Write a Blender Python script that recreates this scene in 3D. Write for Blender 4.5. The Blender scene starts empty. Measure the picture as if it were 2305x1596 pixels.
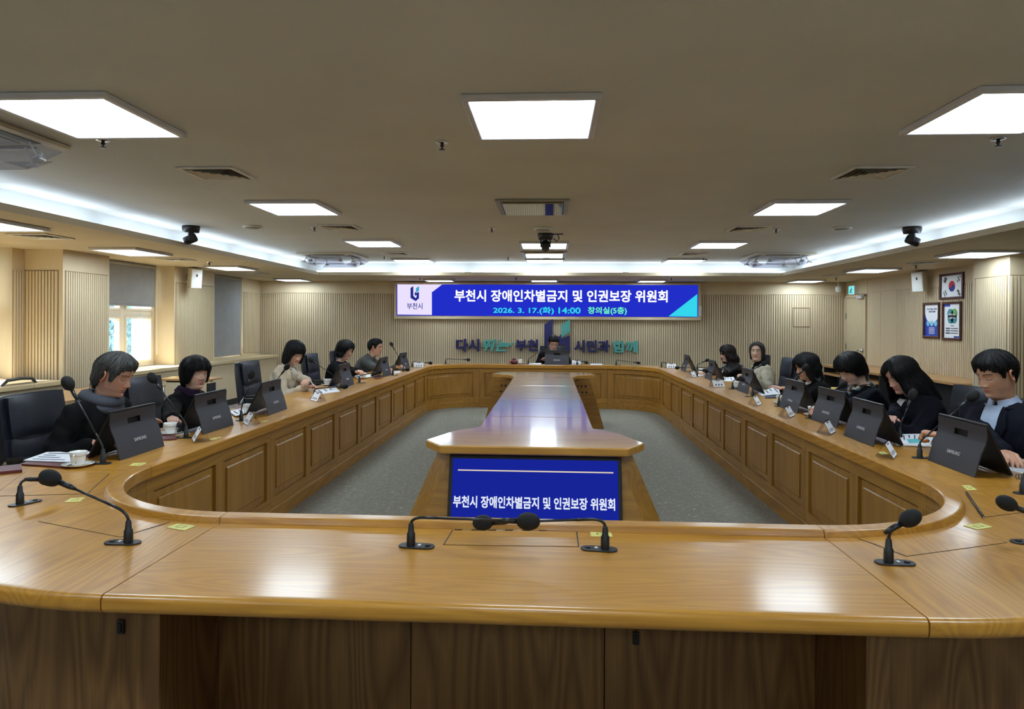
import bpy, bmesh, math, random
import numpy as np
from mathutils import Vector, Matrix, noise, Euler
from mathutils.bvhtree import BVHTree

SC = bpy.context.scene
COL = SC.collection
R = math.radians
PI = math.pi
random.seed(7)

# ---------------------------------------------------------------- camera
F, CX, CY, VX, VY, ROLL, EYE = 1540., 1152.5, 731., 1240., 726., .006, 1.5
_v = Vector(((VX-CX)/F, -(VY-CY)/F, 1)).normalized()
_x = Vector((1, -ROLL, -(_v.x-_v.y*ROLL)/_v.z)).normalized()
_z = _x.cross(_v)
if _z.y < 0: _z = -_z
def cam2w(c): return Vector((_x.dot(c), _v.dot(c), _z.dot(c)))
cam = bpy.data.cameras.new('camera'); camo = bpy.data.objects.new('camera', cam); COL.objects.link(camo)
r_, u_, f_ = cam2w(Vector((1, 0, 0))), cam2w(Vector((0, 1, 0))), cam2w(Vector((0, 0, 1)))
camo.matrix_world = Matrix(((r_.x, u_.x, -f_.x, 0), (r_.y, u_.y, -f_.y, 0), (r_.z, u_.z, -f_.z, EYE), (0, 0, 0, 1)))
cam.sensor_width = 36; cam.lens = F/2305*36; cam.shift_y = -(798-CY)/2305
cam.clip_start = .05; cam.clip_end = 300
SC.camera = camo
def _ray(px, py): return cam2w(Vector(((px-CX)/F, -(py-CY)/F, 1)))
EYEP = Vector((0, 0, EYE))
def PZ(px, py, z): d = _ray(px, py); return EYEP+d*((z-EYE)/d.z)
def PY(px, py, y): d = _ray(px, py); return EYEP+d*(y/d.y)
def PX(px, py, x): d = _ray(px, py); return EYEP+d*(x/d.x)

# ---------------------------------------------------------------- world, sun, exposure
w = bpy.data.worlds.new('world'); SC.world = w; w.use_nodes = True
bg = w.node_tree.nodes['Background']; bg.inputs[0].default_value = (.74, .88, 1, 1); bg.inputs[1].default_value = 3.5
sl = bpy.data.lights.new('sun', 'SUN'); sl.energy = 40; sl.angle = .02; sl.color = (1, .93, .82)
so = bpy.data.objects.new('sun', sl); COL.objects.link(so)
so.rotation_euler = Vector((1, .12, -.95)).to_track_quat('-Z', 'Y').to_euler(); so.location = (-20, 5, 20)
SC.view_settings.view_transform = 'Standard'; SC.view_settings.look = 'None'
SC.view_settings.exposure = 0; SC.view_settings.gamma = 1; SC.view_settings.use_curve_mapping = False
SC.cycles.use_denoising = True; SC.cycles.adaptive_threshold = .02
SC.cycles.max_bounces = 7; SC.cycles.diffuse_bounces = 4; SC.cycles.glossy_bounces = 3; SC.cycles.transparent_max_bounces = 8
SC.cycles.caustics_reflective = False; SC.cycles.caustics_refractive = False
PANEL_L = 20.0
COVE_L = 15.0

# ---------------------------------------------------------------- materials
def lin(c): return tuple((v/255/12.92 if v/255 <= .04045 else ((v/255+.055)/1.055)**2.4) for v in c)+(1,)
MATS = {}
def M(name, c, rough=.5, metal=0, coat=0, emis=0, var=.06, vs=6, bump=0, bs=200, spec=.5, stretch=None, trans=0, sheen=0):
    m = bpy.data.materials.new(name); m.use_nodes = True; nt = m.node_tree; N = nt.nodes; L = nt.links
    p = N['Principled BSDF']; MATS[name] = m
    p.inputs['Roughness'].default_value = rough; p.inputs['Metallic'].default_value = metal
    p.inputs['Coat Weight'].default_value = coat; p.inputs['Coat Roughness'].default_value = .12
    p.inputs['Specular IOR Level'].default_value = spec
    p.inputs['Sheen Weight'].default_value = sheen
    base = lin(c)
    tc = N.new('ShaderNodeTexCoord'); mp = N.new('ShaderNodeMapping'); L.new(tc.outputs['Object'], mp.inputs[0])
    if stretch: mp.inputs['Scale'].default_value = stretch
    if var:
        n = N.new('ShaderNodeTexNoise'); n.inputs['Scale'].default_value = vs; n.inputs['Detail'].default_value = 4
        L.new(mp.outputs[0], n.inputs[0])
        r = N.new('ShaderNodeValToRGB'); r.color_ramp.elements[0].position = .3; r.color_ramp.elements[1].position = .7
        r.color_ramp.elements[0].color = tuple(b*(1-var*2) for b in base[:3])+(1,)
        r.color_ramp.elements[1].color = tuple(min(1, b*(1+var*2)) for b in base[:3])+(1,)
        L.new(n.outputs[0], r.inputs[0]); col = r.outputs[0]
        L.new(col, p.inputs['Base Color'])
        if emis: L.new(col, p.inputs['Emission Color'])
    else:
        p.inputs['Base Color'].default_value = base
        p.inputs['Emission Color'].default_value = base
    if emis: p.inputs['Emission Strength'].default_value = emis
    if bump:
        n2 = N.new('ShaderNodeTexNoise'); n2.inputs['Scale'].default_value = bs; n2.inputs['Detail'].default_value = 3
        L.new(mp.outputs[0], n2.inputs[0])
        b = N.new('ShaderNodeBump'); b.inputs['Strength'].default_value = bump; b.inputs['Distance'].default_value = .004
        L.new(n2.outputs[0], b.inputs['Height']); L.new(b.outputs[0], p.inputs['Normal'])
    return m
def glow(name, c, s):
    m = bpy.data.materials.new(name); m.use_nodes = True; nt = m.node_tree; N = nt.nodes
    N.remove(N['Principled BSDF']); e = N.new('ShaderNodeEmission'); e.inputs[0].default_value = lin(c); e.inputs[1].default_value = s
    nt.links.new(e.outputs[0], N['Material Output'].inputs[0]); MATS[name] = m; return m
def wood(name, c1, c2, axis, rough=.3, coat=.3, rings=11, ring_amt=.55, scale=1.0, cr=.15):
    m = bpy.data.materials.new(name); m.use_nodes = True; nt = m.node_tree; N = nt.nodes; L = nt.links; MATS[name] = m
    p = N['Principled BSDF']; p.inputs['Roughness'].default_value = rough
    p.inputs['Coat Weight'].default_value = coat; p.inputs['Coat Roughness'].default_value = cr
    tc = N.new('ShaderNodeTexCoord')
    def nz(along, across, detail, dist=0):
        mp = N.new('ShaderNodeMapping'); s = [across*scale]*3; s['xyz'.index(axis)] = along*scale
        mp.inputs['Scale'].default_value = s; L.new(tc.outputs['Object'], mp.inputs[0])
        n = N.new('ShaderNodeTexNoise'); n.inputs['Scale'].default_value = 1; n.inputs['Detail'].default_value = detail
        n.inputs['Distortion'].default_value = dist; L.new(mp.outputs[0], n.inputs[0]); return n.outputs[0]
    def mth(op, a, b=None):
        k = N.new('ShaderNodeMath'); k.operation = op
        for i, q in enumerate((a, b)):
            if q is None: continue
            if isinstance(q, (int, float)): k.inputs[i].default_value = q
            else: L.new(q, k.inputs[i])
        return k.outputs[0]
    a = nz(.5, 4.2, 1.2, .25)
    ring = mth('ABSOLUTE', mth('SUBTRACT', mth('FRACT', mth('MULTIPLY', a, rings)), .5))
    fib = nz(4, 150, 3)
    blot = nz(.8, 3, 2)
    v = mth('ADD', mth('ADD', mth('MULTIPLY', ring, ring_amt*1.2), mth('MULTIPLY', fib, .5)), mth('MULTIPLY', blot, .5))
    v = mth('SUBTRACT', v, .28)
    r = N.new('ShaderNodeValToRGB'); r.color_ramp.elements[0].position = .12; r.color_ramp.elements[1].position = .75
    r.color_ramp.elements[0].color = lin(c2); r.color_ramp.elements[1].color = lin(c1)
    L.new(v, r.inputs[0]); L.new(r.outputs[0], p.inputs['Base Color'])
    b = N.new('ShaderNodeBump'); b.inputs['Strength'].default_value = .06; b.inputs['Distance'].default_value = .002
    L.new(fib, b.inputs['Height']); L.new(b.outputs[0], p.inputs['Normal'])
    return m

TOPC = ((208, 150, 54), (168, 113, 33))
wood('desk_x', *TOPC, 'x', .36, .45, rings=26, ring_amt=.42); wood('desk_y', *TOPC, 'y', .36, .45, rings=24, ring_amt=.55)
wood('spine_y', (212, 160, 82), (178, 126, 54), 'x', .3, 1.0, cr=.1)
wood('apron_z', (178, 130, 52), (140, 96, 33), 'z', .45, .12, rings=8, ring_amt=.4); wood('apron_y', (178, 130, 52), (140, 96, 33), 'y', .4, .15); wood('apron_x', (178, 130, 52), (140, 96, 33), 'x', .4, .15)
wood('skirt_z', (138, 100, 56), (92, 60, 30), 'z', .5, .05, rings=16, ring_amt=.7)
wood('wall_z', (220, 203, 172), (206, 186, 152), 'z', .55, 0, rings=3, ring_amt=.15)
wood('ledge', (214, 194, 156), (198, 176, 136), 'y', .4, .1, rings=3, ring_amt=.15)
wood('side_table', (205, 160, 105), (182, 136, 84), 'y', .35, .15, rings=4, ring_amt=.25)
M('groove', (146, 126, 98), .8)
M('granite', (176, 190, 202), .7, var=.15, vs=120)
M('outside_ground', (88, 94, 92), .9)
M('ceiling_white', (209, 212, 212), .85, var=.025, vs=1.2, bump=.08, bs=90)
M('soffit_beige', (200, 184, 156), .8, var=.03, vs=2)
M('frame_grey', (205, 204, 208), .4, var=.02)
M('white_plastic', (225, 225, 220), .4, var=.02)
M('grey_plastic', (150, 148, 140), .45, var=.03)
M('beige_plastic', (205, 196, 172), .45, var=.03)
M('dark_slot', (28, 28, 28), .6)
M('chrome', (205, 205, 210), .15, metal=1, var=.02)
M('mirror_panel', (170, 165, 150), .06, metal=1, var=.02)
M('black_plastic', (24, 24, 26), .35, var=.1)
M('black_matte', (14, 14, 15), .8, var=.1, bump=.4, bs=400)
M('gunmetal', (60, 60, 64), .35, metal=.7, var=.05)
M('leather', (30, 33, 42), .38, var=.12, vs=12, bump=.25, bs=180)
M('mesh_black', (26, 26, 28), .7, bump=.3, bs=500)
M('tablet_back', (46, 46, 54), .5, var=.04, bump=.1, bs=900)
M('tablet_black', (10, 10, 12), .5, var=.05)
M('silver_print', (190, 190, 195), .4, metal=.3, var=.02)
M('porcelain', (238, 236, 230), .12, coat=.4, var=.02)
M('gold_line', (190, 160, 110), .3, metal=.6)
M('paper', (236, 236, 240), .8, var=.03, vs=20)
M('paper_grey', (170, 172, 180), .7, var=.08, vs=30)
M('ink', (60, 66, 90), .8, var=.3, vs=60)
M('teal_paper', (90, 190, 196), .7)
M('maroon', (96, 38, 40), .45, var=.1, bump=.2, bs=150)
M('navy_book', (36, 40, 78), .5)
M('sticker', (214, 206, 120), .5, var=.08, vs=20)
M('sticker_ink', (150, 138, 60), .6)
M('blind', (148, 148, 148), .8, var=.03, bump=.1, bs=500)
M('window_frame', (226, 216, 196), .4, var=.02)
M('exterior_wall', (150, 186, 214), .8, var=.08, vs=2)
M('exterior_glass', (90, 110, 125), .2, var=.1)
M('foliage', (150, 178, 180), .8, var=.3, vs=3)  # leaves paled towards blue: outdoor haze put into the colour
M('bark', (90, 76, 62), .9, var=.2)
M('wine_frame', (72, 30, 26), .35, var=.1)
M('flag_white', (236, 236, 238), .6, var=.01); M('flag_red', (196, 38, 52), .6, var=.02); M('flag_blue', (36, 50, 140), .6, var=.02); M('flag_black', (24, 24, 26), .6, var=.02)
M('poster_blue', (44, 70, 170), .5, var=.03); M('poster_cyan', (130, 200, 225), .5); M('poster_teal', (60, 140, 150), .5); M('poster_green', (110, 170, 80), .5)
M('sign_navy', (32, 32, 88), .45, var=.03); M('sign_teal', (84, 160, 150), .45, var=.03)
M('door', (200, 182, 148), .5, var=.02)
M('yellow_box', (222, 180, 50), .5)
M('red_thing', (200, 70, 40), .4)
M('orange_card', (220, 110, 70), .5)
glow('light_panel', (222, 241, 255), PANEL_L); glow('cove_light', (212, 232, 255), COVE_L)
glow('led_blue', (34, 46, 200), 1.0); glow('led_white', (235, 225, 255), 1.0); glow('led_text', (255, 255, 255), 1.1); glow('led_cyan', (52, 214, 236), 1.0)
glow('led_green', (110, 246, 190), 1.0); glow('led_navy', (30, 44, 140), 1.0); glow('led_teal', (50, 160, 200), 1.0)
glow('screen_blue', (22, 36, 150), 1.0); glow('screen_text', (225, 232, 250), 1.0); glow('screen_line', (235, 215, 190), 1.0)
glow('exit_glow', (120, 220, 225), 1.2)
def glass(name, tint, gl=.08, rough=.02):
    m = bpy.data.materials.new(name); m.use_nodes = True; nt = m.node_tree; N = nt.nodes; L = nt.links; MATS[name] = m
    N.remove(N['Principled BSDF']); t = N.new('ShaderNodeBsdfTransparent'); t.inputs[0].default_value = tint
    g = N.new('ShaderNodeBsdfGlossy'); g.inputs['Roughness'].default_value = rough
    mx = N.new('ShaderNodeMixShader'); mx.inputs[0].default_value = gl
    L.new(t.outputs[0], mx.inputs[1]); L.new(g.outputs[0], mx.inputs[2]); L.new(mx.outputs[0], N['Material Output'].inputs[0])
glass('window_glass', (.9, .95, .97, 1), .06)
glass('acrylic', (.86, .86, .92, 1), .22, .05)
def carpet():
    m = bpy.data.materials.new('carpet'); m.use_nodes = True; nt = m.node_tree; N = nt.nodes; L = nt.links; MATS['carpet'] = m
    p = N['Principled BSDF']; p.inputs['Roughness'].default_value = .95
    tc = N.new('ShaderNodeTexCoord')
    n = N.new('ShaderNodeTexNoise'); n.inputs['Scale'].default_value = 15; n.inputs['Detail'].default_value = 1.2; n.inputs['Distortion'].default_value = 1.2; L.new(tc.outputs['Object'], n.inputs[0])
    def mth(op, a, b):
        k = N.new('ShaderNodeMath'); k.operation = op
        for i, q in enumerate((a, b)):
            if isinstance(q, (int, float)): k.inputs[i].default_value = q
            else: L.new(q, k.inputs[i])
        return k.outputs[0]
    fr = mth('FRACT', mth('MULTIPLY', n.outputs[0], 7), 0); d = mth('ABSOLUTE', mth('SUBTRACT', fr, .5), 0)
    ln = mth('LESS_THAN', d, .07)
    n2 = N.new('ShaderNodeTexNoise'); n2.inputs['Scale'].default_value = 22; L.new(tc.outputs['Object'], n2.inputs[0])
    ln = mth('MULTIPLY', ln, mth('GREATER_THAN', n2.outputs[0], .5))
    n3 = N.new('ShaderNodeTexNoise'); n3.inputs['Scale'].default_value = 220; n3.inputs['Detail'].default_value = 2; L.new(tc.outputs['Object'], n3.inputs[0])
    r = N.new('ShaderNodeValToRGB'); r.color_ramp.elements[0].position = .3; r.color_ramp.elements[1].position = .7
    r.color_ramp.elements[0].color = lin((106, 102, 91)); r.color_ramp.elements[1].color = lin((146, 141, 127)); L.new(n3.outputs[0], r.inputs[0])
    mx = N.new('ShaderNodeMix'); mx.data_type = 'RGBA'; L.new(ln, mx.inputs[0]); L.new(r.outputs[0], mx.inputs[6]); mx.inputs[7].default_value = lin((176, 171, 156))
    L.new(mx.outputs[2], p.inputs['Base Color'])
    b = N.new('ShaderNodeBump'); b.inputs['Strength'].default_value = .5; b.inputs['Distance'].default_value = .006; L.new(n3.outputs[0], b.inputs['Height']); L.new(b.outputs[0], p.inputs['Normal'])
carpet()

# ---------------------------------------------------------------- mesh helpers
def rim4(mb, a, b, bw, lo, hi, axes=(0, 1, 2)):
    """four bars around a rectangle a..b in the first two axes, lo..hi along the third, without overlaps"""
    for p, q in (((a[0], a[1]), (b[0], a[1]+bw)), ((a[0], b[1]-bw), (b[0], b[1])), ((a[0], a[1]+bw), (a[0]+bw, b[1]-bw)), ((b[0]-bw, a[1]+bw), (b[0], b[1]-bw))):
        u = [0, 0, 0]; v = [0, 0, 0]
        u[axes[0]], u[axes[1]], u[axes[2]] = p[0], p[1], lo; v[axes[0]], v[axes[1]], v[axes[2]] = q[0], q[1], hi; mb.b2(u, v)
    return mb
class MB:
    def __init__(s): s.v = []; s.f = []; s.mi = []; s.cur = 0
    def add(s, vs, fs):
        o = len(s.v); s.v += [tuple(v) for v in vs]; s.f += [tuple(i+o for i in f) for f in fs]; s.mi += [s.cur]*len(fs); return s
    def box(s, c, d, m=None):
        x, y, z = (k/2 for k in d); c = Vector(c)
        vs = [Vector((sx*x, sy*y, sz*z)) for sz in (-1, 1) for sy in (-1, 1) for sx in (-1, 1)]
        vs = [c+(m @ v if m else v) for v in vs]
        return s.add(vs, [(0, 2, 3, 1), (4, 5, 7, 6), (0, 1, 5, 4), (2, 6, 7, 3), (0, 4, 6, 2), (1, 3, 7, 5)])
    def b2(s, a, b): return s.box([(a[i]+b[i])/2 for i in range(3)], [abs(b[i]-a[i]) for i in range(3)])
    def prism(s, poly, z0, z1, m=None):
        n = len(poly); vs = [Vector((p[0], p[1], z0)) for p in poly]+[Vector((p[0], p[1], z1)) for p in poly]
        if m: vs = [m @ v for v in vs]
        return s.add(vs, [tuple(range(n-1, -1, -1)), tuple(range(n, 2*n))]+[(i, (i+1) % n, n+(i+1) % n, n+i) for i in range(n)])
    def tube(s, pts, r, n=10, cap=True, flat=1):
        pts = [Vector(p) for p in pts]; k = len(pts); rs = r if isinstance(r, (list, tuple)) else [r]*k
        vs = []; up = None
        for i in range(k):
            t = (pts[min(i+1, k-1)]-pts[max(i-1, 0)]).normalized()
            if up is None: up = Vector((0, 0, 1)) if abs(t.z) < .9 else Vector((1, 0, 0))
            a = (up-t*up.dot(t)).normalized(); up = a; b = t.cross(a)
            for j in range(n):
                q = 2*math.pi*j/n; vs.append(pts[i]+(a*math.cos(q)+b*math.sin(q)*flat)*rs[i])
        fs = [(i*n+j, i*n+(j+1) % n, (i+1)*n+(j+1) % n, (i+1)*n+j) for i in range(k-1) for j in range(n)]
        if cap: fs += [tuple(range(n-1, -1, -1)), tuple(range((k-1)*n, k*n))]
        return s.add(vs, fs)
    def lathe(s, prof, c=(0, 0, 0), n=24, m=None, sx=1, sy=1):
        c = Vector(c); vs = []
        for (r, z) in prof:
            for j in range(n):
                q = 2*math.pi*j/n; p = Vector((max(r, 1e-5)*math.cos(q)*sx, max(r, 1e-5)*math.sin(q)*sy, z)); vs.append(c+(m @ p if m else p))
        k = len(prof)
        fs = [(i*n+j, i*n+(j+1) % n, (i+1)*n+(j+1) % n, (i+1)*n+j) for i in range(k-1) for j in range(n)]
        fs += [tuple(range(n-1, -1, -1)), tuple(range((k-1)*n, k*n))]
        return s.add(vs, fs)
    def ell(s, c, d, m=None, n=16, k=10):
        prof = [(math.sin(math.pi*i/k), -math.cos(math.pi*i/k)) for i in range(k+1)]
        D = Matrix.Diagonal(Vector(d)); mm = (m @ D) if m else D
        return s.lathe(prof, c, n, mm)
    def caps(s, a, b, ra, rb, n=14):
        a = Vector(a); b = Vector(b); t = (b-a); L = t.length
        q = t.to_track_quat('Z', 'Y').to_matrix() if L > 1e-6 else Matrix.Identity(3)
        pr = [(ra*math.sin(math.pi/2*i/5), -ra*math.cos(math.pi/2*i/5)) for i in range(6)]
        pr += [(rb*math.cos(math.pi/2*i/5), L+rb*math.sin(math.pi/2*i/5)) for i in range(6)]
        return s.lathe(pr, a, n, q)
    def mesh(s, name, smooth=False):
        me = bpy.data.meshes.new(name); me.from_pydata(s.v, [], s.f)
        if any(s.mi): me.polygons.foreach_set('material_index', s.mi)
        bm = bmesh.new(); bm.from_mesh(me); bmesh.ops.recalc_face_normals(bm, faces=bm.faces[:]); bm.to_mesh(me); bm.free()
        if smooth: me.polygons.foreach_set('use_smooth', [True]*len(me.polygons))
        me.update(); return me
    def build(s, name, mat, parent=None, smooth=False, bevel=0, org=None, seg=2, auto=None):
        if org is not None: s.v = [tuple(Vector(v)-Vector(org)) for v in s.v]
        me = s.mesh(name, smooth); return link(name, me, mat, parent, bevel, seg, auto)
def link(name, me, mat, parent=None, bevel=0, seg=2, auto=None):
    o = bpy.data.objects.new(name, me); COL.objects.link(o)
    for k in (mat if isinstance(mat, (list, tuple)) else [mat]): me.materials.append(MATS[k] if isinstance(k, str) else k)
    if bevel:
        b = o.modifiers.new('bevel', 'BEVEL'); b.width = bevel; b.segments = seg; b.limit_method = 'ANGLE'; b.angle_limit = R(40)
    if auto:
        me.polygons.foreach_set('use_smooth', [True]*len(me.polygons)); me.set_sharp_from_angle(angle=R(auto))
    if parent: o.parent = parent
    return o
def thing(name, label, cat, loc=(0, 0, 0), rot=(0, 0, 0), group=None):
    o = bpy.data.objects.new(name, None); COL.objects.link(o); o.location = loc; o.rotation_euler = rot; o.empty_display_size = .05
    return tag(o, label, cat, group)
def tag(o, label, cat, group=None):
    o['label'] = label; o['category'] = cat
    if group: o['group'] = group
    return o
def struct(o, label=None):
    o['kind'] = 'structure'
    if label: o['label'] = label
    return o
def copy_tree(o, parent=None):
    c = o.copy(); COL.objects.link(c); c.parent = parent
    for ch in list(o.children): copy_tree(ch, c)
    return c
def place(o, loc, rot=0, label=None):
    o.location = loc; o.rotation_euler = (0, 0, rot)
    if label: o['label'] = label
    return o
def round_poly(w, h, r, n=5):
    out = []
    for (sx, sy, a0) in ((1, 1, 0), (-1, 1, 90), (-1, -1, 180), (1, -1, 270)):
        for i in range(n+1):
            a = R(a0+90*i/n); out.append((sx*(w/2-r)+r*math.cos(a), sy*(h/2-r)+r*math.sin(a)))
    return out
_txt = {}
def text_mesh(s, size, ext=.001, bold=0, key=None, align='CENTER', shear=0, sx=1, spacing=1):
    k = (s, size, ext, bold, align, shear, sx, spacing)
    if k in _txt: return _txt[k]
    cu = bpy.data.curves.new('lettering', 'FONT'); cu.body = s; cu.size = size; cu.extrude = ext; cu.offset = bold; cu.align_x = align; cu.align_y = 'CENTER'; cu.shear = shear; cu.resolution_u = 3; cu.space_character = spacing
    o = bpy.data.objects.new('lettering', cu); COL.objects.link(o)
    dg = bpy.context.evaluated_depsgraph_get(); me = bpy.data.meshes.new_from_object(o.evaluated_get(dg)); me.materials.clear()
    bpy.data.objects.remove(o); bpy.data.curves.remove(cu)
    if sx != 1: me.transform(Matrix.Diagonal((sx, 1, 1, 1)))
    _txt[k] = me; return me
def text(s, size, mat, parent, loc, rot=(0, 0, 0), name='lettering', fit=None, fat=0, **kw):
    src = text_mesh(s, size, **kw); me = src.copy()
    if fat:      # heavy strokes: the outline thickened in eight directions
        V = np.empty(len(me.vertices)*3); me.vertices.foreach_get('co', V); V = V.reshape(-1, 3); Fc = [tuple(p.vertices) for p in me.polygons]; av = []; af = []
        for i in range(9):
            d = np.array((0, 0, 0)) if i == 8 else np.array((math.cos(PI*i/4)*fat, math.sin(PI*i/4)*fat, .00012*(i+1))); o = len(av)*len(V); av.append(V+d); af += [tuple(q+o for q in f) for f in Fc]
        me = bpy.data.meshes.new('lettering'); me.from_pydata(np.vstack(av).tolist(), [], af)
    if fit:
        xs = [v.co.x for v in me.vertices]; ys = [v.co.y for v in me.vertices]
        cx, cy = (min(xs)+max(xs))/2, (min(ys)+max(ys))/2
        fw, fh = fit[0]/(max(xs)-min(xs)), fit[1]/(max(ys)-min(ys))
        for v in me.vertices: v.co.x = (v.co.x-cx)*fw; v.co.y = (v.co.y-cy)*fh
    o = link(name, me, mat, parent); o.location = loc; o.rotation_euler = rot; return o
def remesh(mb, voxel, smooth=4, fac=.5, dec=0):
    me = mb.mesh('tmp'); o = bpy.data.objects.new('tmp', me); COL.objects.link(o)
    m = o.modifiers.new('r', 'REMESH'); m.mode = 'VOXEL'; m.voxel_size = voxel; m.use_smooth_shade = True
    if smooth: q = o.modifiers.new('s', 'SMOOTH'); q.iterations = smooth; q.factor = fac
    if dec: q = o.modifiers.new('d', 'DECIMATE'); q.ratio = dec
    dg = bpy.context.evaluated_depsgraph_get(); out = bpy.data.meshes.new_from_object(o.evaluated_get(dg))
    bpy.data.objects.remove(o); bpy.data.meshes.remove(me)
    out.polygons.foreach_set('use_smooth', [True]*len(out.polygons)); return out
# ================================================================ ROOM SHELL
XL, XR, YF, YB = -6.2, 5.95, 14.2, -3.4
ZC, ZS, ZT = 2.6, 2.35, 2.41
EL, ER, EF = -4.28, 4.10, 12.42        # inner edges of the lowered soffit
struct(MB().b2((-7, YB-.2, -.1), (6.3, YF+.2, 0)).build('floor', 'carpet'), 'grey green carpet with a pale squiggle pattern')
ceil = struct(MB().b2((EL-.34, YB-.2, ZC), (ER+.34, EF+.34, ZC+.1)).build('ceiling', 'ceiling_white'), 'off white painted main ceiling above the conference desk')
for a, b in (((-6.75, YB-.2, ZS), (EL, YF+.1, ZT-.04)), ((ER, YB-.2, ZS), (6.2, YF+.1, ZT-.04)), ((EL, EF, ZS), (ER, YF+.1, ZT-.04))):
    MB().b2(a, b).build('soffit', 'soffit_beige', ceil)
for a, b in (((EL-.03, YB-.2, ZT-.04), (EL, EF+.03, ZT)), ((ER, YB-.2, ZT-.04), (ER+.03, EF+.03, ZT)), ((EL-.03, EF, ZT-.04), (ER+.03, EF+.03, ZT))):
    MB().b2(a, b).build('cove_edge', 'soffit_beige', ceil)
for a, b in (((EL-.36, YB-.2, ZT-.04), (EL-.34, EF+.36, ZC+.1)), ((ER+.34, YB-.2, ZT-.04), (ER+.36, EF+.36, ZC+.1)), ((EL-.36, EF+.34, ZT-.04), (ER+.36, EF+.36, ZC+.1))):
    MB().b2(a, b).build('cove_wall', 'ceiling_white', ceil)
def tube_light(a, b):
    o = MB().tube([a, b], .016, 8).build('tube_light', 'cove_light', ceil, True); return o
y = YB
while y < EF-.3:
    y2 = min(y+1.45, EF+.1)
    tube_light((EL-.17, y, ZT+.02), (EL-.17, y2-.12, ZT+.02)); tube_light((ER+.17, y, ZT+.02), (ER+.17, y2-.12, ZT+.02)); y += 1.45
x = EL-.1
while x < ER:
    tube_light((x, EF+.17, ZT+.02), (min(x+1.33, ER+.12), EF+.17, ZT+.02)); x += 1.45

def slats(parent, o, u, n, width, z0, z1, pitch=.046, mat='wall_z', depth=.014):
    """vertical slats on a wall face: o = lower corner, u = along, n = out of the wall"""
    o = Vector(o); u = Vector(u); n = Vector(n)
    mb = MB(); k = int(width/pitch)
    for i in range(k):
        a = o+u*(i*pitch+pitch*.17); c = a+u*pitch*.33+n*depth/2+Vector((0, 0, (z0+z1)/2))
        d = Vector((abs(u.x)*pitch*.66+abs(n.x)*depth, abs(u.y)*pitch*.66+abs(n.y)*depth, z1-z0)); mb.box(c, d)
    s = mb.build('slats', mat, parent); s['kind'] = 'stuff'
    g = MB(); c = o+u*width/2+n*.001+Vector((0, 0, (z0+z1)/2)); g.box(c, (abs(u.x)*width+abs(n.x)*.003, abs(u.y)*width+abs(n.y)*.003, z1-z0)); g.build('backing', 'groove', parent)
ZB = 2.085
# far wall
wf = struct(MB().b2((XL-.5, YF+.012, 0), (XR+.3, YF+.15, ZS+.05)).build('wall_far', 'wall_z'), 'far wall clad in narrow pale wood slats')
slats(wf, (XL, YF+.012, 0), (1, 0, 0), (0, -1, 0), XR-XL, .08, ZB)
MB().b2((XL, YF-.004, ZB+.012), (XR, YF+.012, ZS)).build('top_band', 'wall_z', wf)
MB().b2((XL, YF-.012, 0), (XR, YF+.012, .08)).build('skirting', 'wall_z', wf)
ap = [PY(*p, YF-.006) for p in ((1785, 735), (1823, 735), (1823, 693), (1785, 693))]
for i in range(4):
    a, b = ap[i], ap[(i+1) % 4]; MB().tube([a, b], .006, 6).build('access_panel_edge', 'groove', wf)
struct(MB().b2((-7, YB-.15, 0), (6.3, YB, ZC+.1)).build('wall_back', 'wall_z'), 'wood veneer wall behind the photographer')
# left wall with three window bays
wl = struct(MB().b2((-6.75, YB, 0), (-6.42, 4.4, ZS+.05)).b2((-6.75, 4.4, 0), (-6.42, 7.75, .8)).b2((-6.75, 7.75, 0), (-6.37, 7.94, ZS+.05))
            .b2((-6.75, 8.81, 0), (-6.19, 10.39, .8)).b2((-6.75, 11.67, 0), (-6.19, 13.36, .8)).b2((-6.75, 13.36, 0), (-6.16, YF+.1, ZS+.05)).build('wall_left', 'wall_z'), 'window wall of pale wood panels and pillars')
def pillar(parent, a, b, faces):
    p = MB().b2(a, (b[0], b[1], ZS)).build('pillar', 'wall_z', parent)
    for f in faces:
        if f == '+x': slats(parent, (b[0], a[1]+.035, 0), (0, 1, 0), (1, 0, 0), b[1]-a[1]-.07, .02, ZB, .04); q = ((b[0], a[1]+.03, ZB), (b[0]+.004, b[1]-.03, ZB+.012))
        if f == '-x': slats(parent, (a[0], a[1]+.035, 0), (0, 1, 0), (-1, 0, 0), b[1]-a[1]-.07, .02, ZB, .04); q = ((a[0]-.004, a[1]+.03, ZB), (a[0], b[1]-.03, ZB+.012))
        if f == '-y': slats(parent, (a[0], a[1], 0), (1, 0, 0), (0, -1, 0), b[0]-a[0]-.05, .02, ZB, .04); q = ((a[0], a[1]-.004, ZB), (b[0]-.05, a[1], ZB+.012))
        MB().b2(*q).build('seam', 'groove', parent)
pillar(wl, (-6.385, 7.94, 0), (-5.885, 8.81, 0), ('+x', '-y'))
pillar(wl, (-6.29, 10.39, 0), (-5.885, 11.67, 0), ('+x',))
for ya, yb in ((8.0, 8.7), (10.66, 11.45)): MB().b2((-6.75, ya, 0), (-6.3 if ya > 9 else -6.39, yb, 3.2)).build('granite_pier', 'granite', wl)
MB().b2((-6.8, YB, 2.42), (-6.3, YF, 2.9)).build('lintel', 'granite', wl)
slats(wl, (-6.37, 7.76, 0), (0, 1, 0), (1, 0, 0), .17, .8, ZB, .04)
slats(wl, (-6.16, 13.4, 0), (0, 1, 0), (1, 0, 0), .76, .85, ZB, .046)
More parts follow.
